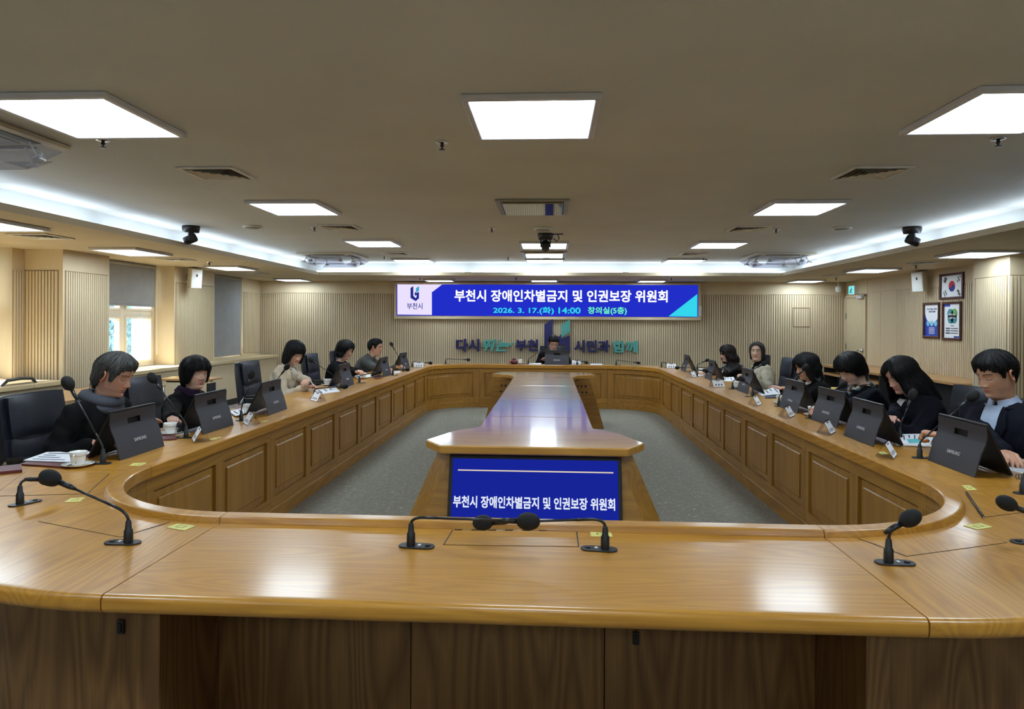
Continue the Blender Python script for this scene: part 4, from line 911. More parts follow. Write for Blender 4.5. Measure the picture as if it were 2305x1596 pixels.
for a in (((272, 1037), (369, 1005), 'dark tablet in front of the man with the grey scarf'), ((463, 977), (522, 958), 'dark tablet in front of the woman with the short bob'), ((600, 938), (651, 919), 'dark tablet in front of the empty place on the left'), ((773, 874), (799, 865), 'dark tablet in front of the woman in the beige coat'), ((862, 850), (884, 843), 'dark tablet in front of the woman with white ruffles'), ((909, 833), (923, 829), 'dark tablet in front of the man in the grey jacket'),
          ((1222, 821), (1284, 822), 'black tablet in front of the chairman'), ((1531, 833), (1543, 838.5), 'dark tablet farthest along the right side'), ((1583, 850), (1602, 858), 'dark tablet in front of the woman in black leather'), ((1657, 878), (1683, 888), 'dark tablet in front of the woman facing the camera'), ((1755, 917), (1792, 930), 'dark tablet in front of the woman in the black coat'), ((1829, 946), (1878, 962), 'dark tablet in front of the woman with the floral scarf'), ((1898, 980), (1966, 1007), 'dark tablet in front of the long haired woman in navy'), ((2085, 1035), (2197, 1077), 'largest dark tablet in front of the man in the navy suit')):
    tablet(*a)

# ================================================================ NAME PLATES
def make_plate():
    t = thing('name_plate', 'x', 'name plate', group='acrylic tent name plates')   # ridge along local x, label face to -y
    L_, h, b = .17, .088, .05
    for s in (-1, 1):
        m = Matrix.Rotation(s*math.atan2(b, h), 3, 'X'); MB().box((0, s*b/2, h/2), (L_, .003, math.hypot(h, b)), m).build('acrylic_face', 'acrylic', t)
    m = Matrix.Rotation(-math.atan2(b, h), 3, 'X')
    MB().box((0, -b/2-.0025, h/2), (L_-.012, .001, .085), m).build('card', 'paper', t)
    MB().box((0, -b/2-.0035+.009, h/2+.012), (L_-.012, .001, .008), m).build('stripe', 'navy_book', t)
    for k in range(3): MB().box((-.04+.04*k, -b/2-.0035-.0085, h/2-.016), (.018, .001, .022), m).build('name_mark', 'ink', t)
    MB().box((0, -b/2-.0035+.018, h/2+.031), (.06, .001, .008), m).build('title_mark', 'ink', t)
    return t
npl = make_plate(); npu = [False]
def plate(px, py, yaw, label):
    c = PZ(px, py, ZTOP); o = npl if not npu[0] else copy_tree(npl); npu[0] = True; place(o, (c.x, c.y, ZTOP+.001), yaw, label)
for px, py, yaw, l in ((453, 992, R(-58), 'acrylic name plate nearest on the left side'), (567, 955, R(-55), 'acrylic name plate second nearest on the left side'), (717, 903, R(-50), 'acrylic name plate in front of the writing woman'), (797, 845, R(-48), 'small name plate farthest along the left side'), (943, 827, R(8), 'white name plate facing the camera at the far left corner'),
                       (1511, 829, R(-6), 'white name plate facing the camera at the far right corner'), (1557, 849, R(60), 'small name plate beside the second farthest right tablet'), (1614, 871, R(22), 'white name plate in the middle of the right side turned to the camera'), (1698, 912, R(62), 'acrylic name plate in front of the woman facing the camera'), (1770, 938, R(58), 'acrylic name plate in front of the woman in the black coat'), (1859, 975, R(57), 'acrylic name plate in front of the woman with the floral scarf'), (1994, 1028, R(58), 'acrylic name plate nearest on the right side'), (1297, 821, 0, 'white name plate right of the chairman tablet')):
    if l: plate(px, py, yaw, l)

# ================================================================ CUPS, PAPERS, BOOKS
def make_cup():
    t = thing('coffee_cup', 'x', 'cup', group='white porcelain cups')
    MB().lathe([(0, .004), (.026, .004), (.027, .0), (.029, .006), (.033, .02), (.037, .05), (.043, .072), (.0415, .072), (.035, .05), (.03, .015), (0, .012)], n=32).build('bowl', 'porcelain', t, True)
    MB().lathe([(.0375, .05), (.0385, .052), (.0375, .0535)], n=32).build('gold_band', 'gold_line', t, True)
    MB().tube([(.037, 0, .058), (.055, 0, .062), (.062, 0, .048), (.055, 0, .028), (.035, 0, .02)], .0045, 8).build('handle', 'porcelain', t, True)
    return t
def make_saucer():
    return tag(MB().lathe([(0, 0), (.04, 0), (.05, .004), (.075, .014), (.076, .016), (.05, .008), (.036, .006), (0, .005)], n=36).build('saucer', 'porcelain', None, True), 'x', 'saucer', 'white porcelain saucers')
cup, sau = make_cup(), make_saucer(); cu = [False]
def cups(px, py, yaw, label, saucer=True):
    c = PZ(px, py, ZTOP); o, s = (cup, sau) if not cu[0] else (copy_tree(cup), copy_tree(sau)); cu[0] = True
    if saucer: s.location = (c.x, c.y, ZTOP+.001); s['label'] = 'white saucer under the '+label
    place(o, (c.x, c.y, ZTOP+(.007 if saucer else .001)), yaw, 'white porcelain '+label)
for a in ((176, 1050, R(-75), 'cup beside the man with the scarf'), (383, 978, R(160), 'cup beside the woman with the short bob'), (558, 931, R(160), 'cup at the empty left place'), (738, 868, R(160), 'cup of the writing woman'), (818, 852, R(160), 'cup of the woman with white ruffles'),
          (1578, 841, R(20), 'cup of the woman in black leather'), (1655, 873, R(20), 'cup behind the third farthest right tablet'), (1757, 909, R(20), 'cup of the woman in the black coat'), (1830, 936, R(20), 'cup of the woman with the floral scarf'), (1171, 818.5, R(180), 'cup on the tray left of the chairman')):
    cups(*a)
def sheet(pxs, mat, label, cat='papers', name='paper_sheet', z=0, th=.003, ink=0, n=1, group=None, cover=None):
    vs = [PZ(*p, ZTOP) for p in pxs]; c = sum(vs, Vector())/len(vs); t = thing(name, label, cat, (c.x, c.y, ZTOP+.001+z), group=group)
    q = [(v-c) for v in vs]
    for k in range(n):
        rr = random.Random(k+len(label)); a = (rr.random()-.5)*(.12 if k else 0); m = Matrix.Rotation(a, 3, 'Z'); off = Vector(((rr.random()-.5)*.03, (rr.random()-.5)*.03, 0)) if k else Vector()
        MB().prism([tuple((m @ v+off).xy) for v in q], k*th, k*th+th*.92).build('leaf' if n > 1 else 'block', mat, t)
    zt = n*th
    if cover: MB().prism([tuple((v*.99).xy) for v in q], zt, zt+.002).build('cover', cover, t); zt += .002
    if ink:
        for k in range(ink):
            f0, f1 = (k+.6)/(ink+.6), (k+.85)/(ink+.6); a, b, d, e = q[0], q[1], q[2], q[3]
            P = lambda u, v: (a*(1-u)*(1-v)+b*u*(1-v)+d*u*v+e*(1-u)*v)
            MB().prism([tuple(P(u, v).xy) for u, v in ((.12, f0), (.8-.2*(k % 3), f0), (.8-.2*(k % 3), f1), (.12, f1))], zt, zt+.0004).build('print_line', 'ink', t)
    return t
sheet([(45, 1048), (150, 1055), (235, 1010), (150, 1008)], 'maroon', 'maroon folder under the papers of the man with the scarf', 'folder', 'folder', 0, .009)
sheet([(52, 1042), (160, 1046), (228, 1012), (140, 1010)], 'paper', 'open white papers of the man with the scarf', 'papers', 'paper_sheet', .011, .0015, 7, 2)
sheet([(-20, 1058), (-12, 1070), (50, 1064), (48, 1051)], 'maroon', 'maroon phone wallet at the left edge of the desk', 'phone case', 'phone_wallet', 0, .016)
sheet([(362, 982), (366, 992), (398, 990), (394, 981)], 'maroon', 'dark red notebook under the saucer beside the second microphone', 'notebook', 'notebook', 0, .006)
sheet([(380, 966), (395, 980), (428, 976), (420, 962)], 'paper', 'white papers beside the woman with the short bob', 'papers', 'paper_sheet', 0, .002, 4, 2)
sheet([(393, 957), (400, 963), (424, 962), (422, 956)], 'navy_book', 'dark blue book behind the cup of the woman with the short bob', 'book', 'book', 0, .012)
sheet([(528, 915), (530, 925), (580, 922), (576, 912)], 'maroon', 'dark red folder in front of the empty left place', 'folder', 'folder', 0, .008)
sheet([(516, 930), (530, 940), (580, 925), (565, 918)], 'paper', 'white papers in front of the empty left place', 'papers', 'paper_sheet', .01, .002, 4, 2)
sheet([(705, 880), (718, 888), (765, 882), (752, 873)], 'paper', 'paper the woman in the beige coat writes on', 'papers', 'paper_sheet', 0, .002, 3, 2)
sheet([(742, 872), (748, 878), (764, 874), (756, 867)], 'paper', 'second stack of papers beside the writing woman', 'papers', 'paper_sheet', .006, .002, 3, 2)
sheet([(796, 847), (804, 852), (838, 849), (828, 843)], 'paper', 'white papers in front of the woman with white ruffles', 'papers', 'paper_sheet', 0, .002, 3, 3)
sheet([(842, 851), (844, 854), (860, 852), (856, 848)], 'maroon', 'dark folder beside the papers of the woman with white ruffles', 'folder', 'folder', 0, .008)
sheet([(880, 838), (884, 842), (904, 838), (898, 835)], 'paper', 'small white papers under the hands of the man in the grey jacket', 'papers', 'paper_sheet', 0, .002, 2, 2)
sheet([(1191, 819), (1190, 821), (1218, 821), (1216, 818)], 'paper', 'sheet of paper left of the chairman tablet', 'papers', 'paper_sheet', 0, .004, 0, 2)
sheet([(1280, 821), (1280, 823), (1310, 823), (1308, 820.5)], 'paper', 'stack of white documents right of the chairman', 'papers', 'document_stack', 0, .011, 0, 3) if False else None
sheet([(1330, 819.5), (1328, 822.5), (1357, 822.5), (1355, 819.5)], 'maroon', 'dark open notebook right of the chairman', 'notebook', 'notebook', 0, .004, 0, 1, None, 'paper')
sheet([(1142, 820), (1142, 822.5), (1182, 822.5), (1182, 819.5)], 'maroon', 'dark tray carrying the chairman cup', 'tray', 'tray', 0, .006)
tp = PZ(1157, 820.5, ZTOP); t = thing('tea_pot', 'small dark red tea pot on the tray left of the chairman', 'tea pot', (tp.x, tp.y, ZTOP+.007))
MB().lathe([(0, 0), (.05, 0), (.065, .03), (.06, .06), (.04, .08), (0, .08)]).build('pot', 'maroon', t, True); MB().lathe([(0, .08), (.04, .08), (.045, .095), (.012, .1), (.014, .115), (0, .12)]).build('lid', 'maroon', t, True)
MB().tube([(-.06, 0, .03), (-.1, 0, .06)], [.014, .008]).build('spout', 'red_thing', t, True)
sheet([(1562, 843), (1562, 847), (1580, 848), (1584, 843)], 'paper', 'white papers of the woman in black leather', 'papers', 'paper_sheet', 0, .002, 2, 2)
sheet([(1620, 851), (1624, 858), (1654, 859), (1650, 849)], 'paper', 'open white papers beside the woman facing the camera', 'papers', 'paper_sheet', 0, .002, 4, 2)
sheet([(1706, 886), (1716, 893), (1764, 889), (1748, 872)], 'paper', 'loose white papers handled by the woman in the black coat', 'papers', 'paper_sheet', 0, .003, 4, 4)
sheet([(1722, 892), (1722, 897), (1752, 896), (1750, 890)], 'navy_book', 'dark notebook under the papers of the woman in the black coat', 'notebook', 'notebook', 0, .006)
sheet([(1818, 912), (1818, 926), (1838, 928), (1838, 912)], 'paper', 'white paper beside the fourth right tablet', 'papers', 'paper_sheet', 0, .002, 4, 1)
sheet([(2012, 983), (2018, 1004), (2092, 1007), (2094, 981)], 'paper', 'scattered white papers of the long haired woman in navy', 'papers', 'paper_sheet', 0, .003, 6, 5)
sheet([(2042, 995), (2046, 1003), (2092, 1002), (2090, 993)], 'teal_paper', 'teal sheet on the scattered papers', 'papers', 'coloured_sheet', .016, .002)
sheet([(1998, 970), (2000, 980), (2085, 984), (2070, 971)], 'black_plastic', 'black folder behind the scattered papers', 'folder', 'folder', 0, .01)
bk = sheet([(2252, 1046), (2256, 1068), (2340, 1084), (2340, 1047)], 'paper', 'thick spiral booklet at the right edge beside the large tablet', 'booklet', 'spiral_booklet', 0, .006, 0, 5, None, 'paper_grey')
b0 = PZ(2290, 1077, ZTOP+.02)-bk.location
for k in range(6):
    MB().tube([b0+Vector((.013*k, .012*math.cos(a)-.0*k, .008+.013*math.sin(a))) for a in [2*PI*i/12 for i in range(13)]], .0015, 6, False).build('binding_ring', 'black_plastic', bk)
pn = PZ(2195, 1137, ZTOP); a, b = PZ(2175, 1108, ZTOP+.006), PZ(2214, 1164, ZTOP+.006)
t = thing('ballpoint_pen', 'dark pen lying on the right corner of the desk', 'pen', pn); MB().tube([a, b], .0045, 8).build('barrel', 'black_plastic', t, True, org=pn); MB().tube([b, b+(b-a).normalized()*.012], [.004, .001], 8).build('tip', 'chrome', t, True, org=pn)
# ================================================================ PEOPLE
def attr_mat(name, rough, sub=0):
    m = bpy.data.materials.new(name); m.use_nodes = True; nt = m.node_tree; p = nt.nodes['Principled BSDF']; MATS[name] = m
    a = nt.nodes.new('ShaderNodeVertexColor'); a.layer_name = 'col'
    n = nt.nodes.new('ShaderNodeTexNoise'); n.inputs['Scale'].default_value = 60; mx = nt.nodes.new('ShaderNodeMix'); mx.data_type = 'RGBA'; mx.blend_type = 'MULTIPLY'; mx.inputs[0].default_value = .12
    nt.links.new(a.outputs[0], mx.inputs[6]); nt.links.new(n.outputs[0], mx.inputs[7]); nt.links.new(mx.outputs[2], p.inputs['Base Color']); p.inputs['Roughness'].default_value = rough
attr_mat('skin', .48)
def hairmat(name, c):
    m = M(name, c, .5, var=.3, vs=1, bump=.7, bs=1, stretch=(240, 240, 10), spec=.3)
hairmat('hair_black', (14, 13, 15)); hairmat('hair_brown', (30, 18, 17)); hairmat('hair_grey', (72, 70, 68)); hairmat('hair_salt', (52, 47, 45))
def cloth(name, c, rough=.85, bump=.25, bs=350): M(name, c, rough, var=.08, vs=8, bump=bump, bs=bs, spec=.15)
cloth('black_cloth', (10, 10, 11)); cloth('navy_cloth', (15, 17, 27)); cloth('charcoal_cloth', (14, 14, 19)); cloth('beige_cloth', (188, 174, 152)); cloth('light_beige', (176, 168, 148)); cloth('grey_tweed', (78, 80, 78), bs=250, bump=.4)
cloth('scarf_grey', (72, 74, 82), bs=200, bump=.6); cloth('white_cloth', (214, 212, 210)); cloth('pale_blue', (176, 190, 214)); cloth('purple_dark', (42, 26, 48)); M('leather_jacket', (22, 22, 24), .32, var=.1, bump=.3, bs=60); cloth('trouser', (24, 24, 28)); M('shoe', (16, 15, 15), .3)
m = bpy.data.materials.new('floral'); m.use_nodes = True; MATS['floral'] = m; nt = m.node_tree; p = nt.nodes['Principled BSDF']; v = nt.nodes.new('ShaderNodeTexVoronoi'); v.inputs['Scale'].default_value = 38; tc = nt.nodes.new('ShaderNodeTexCoord'); nt.links.new(tc.outputs['Object'], v.inputs[0]); r = nt.nodes.new('ShaderNodeValToRGB'); r.color_ramp.interpolation = 'CONSTANT'
els = r.color_ramp.elements; els[0].position = 0; els[0].color = lin((24, 30, 34)); els[1].position = .3; els[1].color = lin((206, 196, 172))
for ps, cc in ((.5, (40, 110, 120)), (.62, (24, 30, 34)), (.72, (206, 196, 172)), (.85, (96, 52, 40))): e = els.new(ps); e.color = lin(cc)
sp_ = nt.nodes.new('ShaderNodeSeparateColor'); nt.links.new(v.outputs['Color'], sp_.inputs[0]); nt.links.new(sp_.outputs[0], r.inputs[0]); nt.links.new(r.outputs[0], p.inputs['Base Color'])

ZK = np.array([-.26, -.20, -.155, -.135, -.125, -.117, -.108, -.098, -.085, -.07, -.055, -.04, -.02, 0, .015, .03, .05, .07, .085, .097, .106, .111, .1135])
YFK = np.array([.05, .036, .03, .034, .05, .074, .086, .089, .0855, .0875, .089, .089, .088, .0865, .0885, .0915, .088, .078, .066, .05, .033, .018, .0])
YBK = np.array([.075, .062, .06, .061, .062, .063, .064, .066, .069, .074, .08, .086, .094, .099, .101, .101, .096, .085, .072, .055, .036, .02, .0])
WK = np.array([.075, .055, .052, .052, .053, .054, .055, .0565, .060, .065, .068, .0705, .0735, .0755, .0765, .0765, .074, .067, .057, .044, .029, .016, .0])
CK = np.array([0, 0, 0, .1, .25, .34, .36, .32, .22, .12, .07, .05, .03, .02, .01, 0, 0, 0, 0, 0, 0, 0, 0.])
def spow(a, e): return np.sign(a)*np.abs(a)**e
def head_base(phi, z):
    c, s = np.cos(phi), np.sin(phi)
    yf, yb, wd, ck = (np.interp(z, ZK, K) for K in (YFK, YBK, WK, CK))
    y = np.where(c > 0, yf, yb)*spow(c, .9)
    x = wd*spow(s, .88)*(1-ck*np.clip(c, 0, 1)**1.2)
    return x, y
def headR(phi, z):
    x, y = head_base(phi, np.clip(z, -.2, .1134)); return np.hypot(x, y)
def g2(x, z, cx, cz, sx, sz): return np.exp(-((x-cx)/sx)**2-((z-cz)/sz)**2)
def head_arrays(skin, lips, brow, eyes='down', age=0, ears=True):
    zs = np.concatenate([np.linspace(-.26, -.125, 14), np.linspace(-.122, .04, 92), np.linspace(.044, .1, 18), np.array([.1035, .1065, .109, .111, .1125, .1133])])
    n = 120; s = np.linspace(-1, 1, n, endpoint=False); ph = np.pi*np.sign(s)*np.abs(s)**1.55
    Zg, Pg = np.meshgrid(zs, ph, indexing='ij'); X, Y = head_base(Pg, Zg); X = X.copy(); Y = Y.copy()
    fr = np.clip(np.cos(Pg)*3, 0, 1)
    ns = np.interp(Zg, [-.056, -.050, -.046, -.040, -.034, -.024, -.010, .004, .016, .026], [0, .002, .012, .021, .0245, .0205, .0135, .0085, .005, 0]); nw = np.interp(Zg, [-.05, -.04, -.03, -.01, .01], [.017, .0145, .0125, .0095, .0085])
    d = ns*np.exp(-(X/nw)**2)
    for e in (-1, 1):
        d += .0065*g2(X, Zg, e*.0155, -.041, .0065, .007)
        d -= .0095*g2(X, Zg, e*.031, .002, .0165, .0105)
        d += .0062*g2(X, Zg, e*.031, -.001, .0125, .0068)
        d += .003*g2(X, Zg, e*.031, .018, .02, .006)
        d += .004*g2(X, Zg, e*.042, -.03, .02, .02)
        d -= .0018*g2(X, Zg, e*.027, -.055, .005, .014)*(1+age)
    d += .0042*g2(X, Zg, 0, -.0655, .019, .0042)+.0048*g2(X, Zg, 0, -.0765, .017, .0048)-.0032*g2(X, Zg, 0, -.0708, .022, .0018)-.002*g2(X, Zg, 0, -.057, .004, .006)-.0035*g2(X, Zg, 0, -.087, .016, .005)+.003*g2(X, Zg, 0, -.103, .016, .008)
    Y += d*fr
    col = np.ones(X.shape+(3,))*np.array(lin(skin)[:3])
    def blend(w, c): 
        nonlocal col
        w = np.clip(w*fr, 0, 1)[..., None]; col = col*(1-w)+np.array(lin(c)[:3])*w
    sk = np.array(skin)
    for e in (-1, 1): blend(.35*g2(X, Zg, e*.042, -.035, .02, .018), tuple(np.clip(sk*np.array((1.02, .82, .78)), 0, 255)))
    blend(.3*g2(X, Zg, 0, -.036, .012, .012), tuple(np.clip(sk*np.array((1., .84, .8)), 0, 255)))
    lipw = np.clip(1.3*g2(X, Zg, 0, -.0663, .0215, .0042), 0, 1)+np.clip(1.3*g2(X, Zg, 0, -.0762, .019, .0048), 0, 1); blend(lipw*.9, lips); blend(g2(X, Zg, 0, -.0708, .023, .0013)*.8, tuple(np.array(lips)*.45))
    for e in (-1, 1):
        ax = np.abs(X-e*.0315); bz = .0205+.004*(1-((X-e*.034)/.022)**2)
        blend(np.exp(-((Zg-bz)/.0038)**2)*(ax < .021)*.95, brow)
        for q in (-1, 1): blend(.5*g2(X, Zg, e*.0135, -.0475, .004, .0022), tuple(sk*.35))
        if eyes == 'open':
            ee = ((X-e*.031)/.0135)**2+((Zg+.0005)/.0058)**2; blend((ee < 1)*1., (222, 218, 212)); blend(((X-e*.031)**2+(Zg+.0005)**2 < .0052**2)*(ee < 1)*1., (24, 18, 16)); blend((np.abs(ee-1.0) < .28)*(Zg > -.002)*.9, (22, 18, 18))
        else:
            lz = -.0075+.0035*((X-e*.031)/.014)**2; blend(np.exp(-((Zg-lz)/.0022)**2)*(np.abs(X-e*.031) < .0155)*.9, (26, 20, 20)); blend(.25*g2(X, Zg, e*.031, .003, .016, .006), tuple(sk*.75))
    V = np.stack([X, Y, Zg], -1).reshape(-1, 3); k = len(zs)
    Fc = [(i*n+j, i*n+(j+1) % n, (i+1)*n+(j+1) % n, (i+1)*n+j) for i in range(k-1) for j in range(n)]; Fc.append(tuple(range((k-1)*n, k*n)))
    C = col.reshape(-1, 3)
    # ears
    for e in ((-1, 1) if ears else ()):
        m = Matrix.Rotation(e*R(-18), 3, 'Z') @ Matrix.Rotation(R(-10), 3, 'X'); eb = MB(); c0 = Vector((e*.0775, -.012, -.012))
        rim = [c0+m @ Vector((e*.006*(1+.4*math.sin(a)), .0155*math.cos(a)*(1-.25*(math.sin(a) < -.2)), .030*math.sin(a))) for a in [R(-140+i*23) for i in range(13)]]
        eb.tube(rim, [.004]+[.0048]*11+[.006], 8); eb.ell(c0+m @ Vector((-e*.001, -.002, 0)), (.0045, .0135, .026), m, 12, 8); eb.ell(c0+m @ Vector((e*.002, .002, -.027)), (.005, .008, .009), m, 10, 6); eb.ell(c0+m @ Vector((e*.003, .012, -.006)), (.004, .004, .007), m, 8, 6)
        o = len(V); V = np.vstack([V, np.array(eb.v)]); Fc += [tuple(i+o for i in f) for f in eb.f]; C = np.vstack([C, np.ones((len(eb.v), 3))*np.array(lin(tuple(np.clip(sk*np.array((.98, .84, .8)), 0, 255)))[:3])])
    return V, Fc, C
def hair_arrays(H, seed=0):
    """H: zb = lower edge [(deg, z)] on the right (+x) side, zbl on the left; sc = volume, edge = thinning at the hairline"""
    rg = np.random.RandomState(seed+20); n = 240; k = 44
    ph = np.linspace(-np.pi, np.pi, n, endpoint=False); deg = np.degrees(ph)
    a = np.array(H['zb'], float); b = np.array(H.get('zbl', H['zb']), float)
    def ring_noise(m):
        q = rg.randn(m); q = np.append(q, q[0]); return np.interp(ph, np.linspace(-np.pi, np.pi, m+1), q)
    zb = np.where(deg >= 0, np.interp(np.abs(deg), a[:, 0], a[:, 1]), np.interp(np.abs(deg), b[:, 0], b[:, 1]))
    zb = zb+(ring_noise(40)+.7*ring_noise(110))*H.get('jag', .004)
    sc = H.get('sc', 1.1); top = .1134*sc+H.get('lift', 0)
    scp = sc+H.get('back', 0)*np.clip(-np.cos(ph), 0, 1)+H.get('front', 0)*np.clip(np.cos(ph), 0, 1)**3+H.get('side', 0)*np.abs(np.sin(ph))
    def grid_noise(m, l):
        g = rg.randn(l, m); g = np.hstack([g, g[:, :1]])
        def f(i_, drift=0):
            x = i_*(l-1); i0 = int(min(x, l-2)); w = x-i0; w = w*w*(3-2*w); row = g[i0]*(1-w)+g[i0+1]*w; q = (ph+drift+np.pi) % (2*np.pi)-np.pi
            return np.interp(q, np.linspace(-np.pi, np.pi, m+1), row)
        return f
    N1, N2, N3 = grid_noise(46, 4), grid_noise(120, 4), grid_noise(H.get('wn', 20), 9)
    N4 = grid_noise(H.get('wn', 20), 9); wv = H.get('wave', 0); edge = H.get('edge', .15)
    out = np.zeros((k, n, 3)); inn = np.zeros((k, n, 3)); Rg = np.zeros((k, n)); Zr = np.zeros((k, n)); Pr = np.zeros((k, n))
    for i in range(k):
        t = i/(k-1); f = t**1.3; z = top-(top-zb)*(.004+.996*f); zz = np.where(z > 0, z*(.1134/top), z)
        rb = headR(ph, zz); r0 = headR(ph, np.maximum(zz, 0))*scp
        hang = np.maximum(rb*1.02+.012, r0*(1-H.get('tuck', 0)*np.clip(-z/.12, 0, 1.4)**1.5)+H.get('flare', 0)*np.clip(-z/.15, 0, 1.6))
        r = np.where(z > 0, r0, hang)
        e = np.clip((f-.55)/.45, 0, 1); e = e*e*(3-2*e); rbt = headR(ph, np.clip(z, -.2, .1134)); r = r*(1-edge*e)+np.maximum(rbt+.004, 0)*edge*e
        fl = np.clip((f-.03)/.4, 0, 1); dn = np.clip(.06-z, 0, .12)/.12
        r = r+fl*(N1(t, .5*t)*.0022+N2(t, .35*t)*.0013)+wv*N3(t)*dn*.8
        pp = ph+wv*6*N4(t)*dn*.35
        tip = np.clip((f-.9)/.1, 0, 1); r = r-tip*.005*(1-edge)
        Rg[i], Zr[i], Pr[i] = r, z, pp
        out[i] = np.stack([r*np.sin(pp), r*np.cos(pp), z], -1)
        ri = np.maximum(r-.02, .004); ri = np.where(z > -.02, np.minimum(ri, np.maximum(rb*.98, .004)), ri)
        inn[i] = np.stack([ri*np.sin(pp), ri*np.cos(pp), z-(.006 if i == 0 else 0)], -1)
    V = np.vstack([out.reshape(-1, 3), inn.reshape(-1, 3)]); K = k*n; Fc = []
    for i in range(k-1):
        for j in range(n):
            q = (i*n+j, i*n+(j+1) % n, (i+1)*n+(j+1) % n, (i+1)*n+j); Fc.append(q); Fc.append(tuple(K+v for v in reversed(q)))
    for j in range(n): a_ = (k-1)*n+j; b_ = (k-1)*n+(j+1) % n; Fc.append((a_, b_, K+b_, K+a_))
    Fc.append(tuple(range(n))); Fc.append(tuple(range(K+n-1, K-1, -1)))
    # loose locks lying on the surface
    sb = MB(); ns = H.get('locks', 170)
    for _ in range(ns):
        j0 = rg.randint(n); dr = rg.randn()*8; i0 = rg.randint(3, 26); pts = []; rs = []; m = 11; lift = .001+.003*rg.rand(); ext = max(0, rg.randn())*.012*H.get('loose', 1)
        for q in range(m):
            u = q/(m-1); i = i0+(k-1-i0)*u; ii = int(min(i, k-2)); w = i-ii; jj = int(j0+dr*u*u+1.5*np.sin(u*5+j0)) % n
            pp = out[ii, jj]*(1-w)+out[ii+1, jj]*w; nr = np.array([pp[0], pp[1], pp[2]*.4 if pp[2] > 0 else 0]); nr = nr/(np.linalg.norm(nr)+1e-6)
            pts.append(Vector(pp+nr*(lift*np.sin(np.pi*min(u, .85)))+np.array([0, 0, -ext*max(0, u-.7)/.3]))); rs.append(.0032*(1-u)**.6*min(1, .25+4*u)+.0004)
        sb.tube(pts, rs, 4, False)
    o = len(V); V = np.vstack([V, np.array(sb.v)]); Fc += [tuple(i+o for i in f) for f in sb.f]
    return V, Fc
_hands = {}
def hand_mesh(pose):
    if pose in _hands: return _hands[pose]
    curls = {'rest': ((12, 22, 16), (14, 24, 18), (16, 26, 18), (18, 28, 20)), 'pen': ((35, 55, 20), (42, 60, 30), (60, 70, 40), (65, 75, 40)), 'fist': ((62, 80, 50), (66, 82, 50), (68, 82, 50), (70, 80, 50)), 'open': ((4, 8, 6), (6, 10, 8), (8, 12, 8), (10, 14, 8))}[pose]
    mb = MB(); xs = (-.029, -.010, .009, .027); ln = ((.043, .026, .021), (.047, .03, .022), (.043, .028, .022), (.034, .021, .019))
    for x, l, c in zip(xs, ln, curls):
        kn = Vector((x, .088-abs(x-.0-.0)*.2, .004)); mb.caps((x*.45, .0, 0), kn, .0155, .0115, 10); p = kn; an = 0; rr = [.0092, .0082, .0074, .0066]
        for q in range(3):
            an += R(c[q]); nx = p+Vector((x*.12*(1-q*.3), math.cos(an), -math.sin(an)))*l[q]; mb.caps(p, nx, rr[q], rr[q+1], 10); p = nx
    mb.caps((-.018, .012, -.006), (-.026, .05, -.008), .016, .013, 10)
    th = [Vector((-.02, .018, -.008)), Vector((-.043, .045, -.014)), Vector((-.052 if pose in ('rest', 'open') else -.04, .075, -.02)), Vector((-.052 if pose in ('rest', 'open') else -.03, .098, -.026 if pose in ('rest', 'open') else -.032))]
    for i in range(3): mb.caps(th[i], th[i+1], (.013, .0105, .009)[i], (.0105, .009, .0075)[i], 10)
    mb.caps((0, -.06, 0), (0, .01, 0), .024, .024, 12)
    me = remesh(mb, .0034, 2, .5, .55); V = np.empty(len(me.vertices)*3); me.vertices.foreach_get('co', V); V = V.reshape(-1, 3)
    V[:, 2] *= 1.0; Fc = [tuple(p.vertices) for p in me.polygons]; _hands[pose] = (V, Fc); bpy.data.meshes.remove(me); return _hands[pose]
def mesh_np(name, V, Fc, C=None):
    me = bpy.data.meshes.new(name); me.from_pydata(V.tolist() if hasattr(V, 'tolist') else V, [], Fc)
    if C is not None:
        at = me.color_attributes.new('col', 'FLOAT_COLOR', 'POINT'); at.data.foreach_set('color', np.hstack([C, np.ones((len(C), 1))]).astype(np.float32).ravel())
    me.polygons.foreach_set('use_smooth', [True]*len(me.polygons)); me.update(); return me
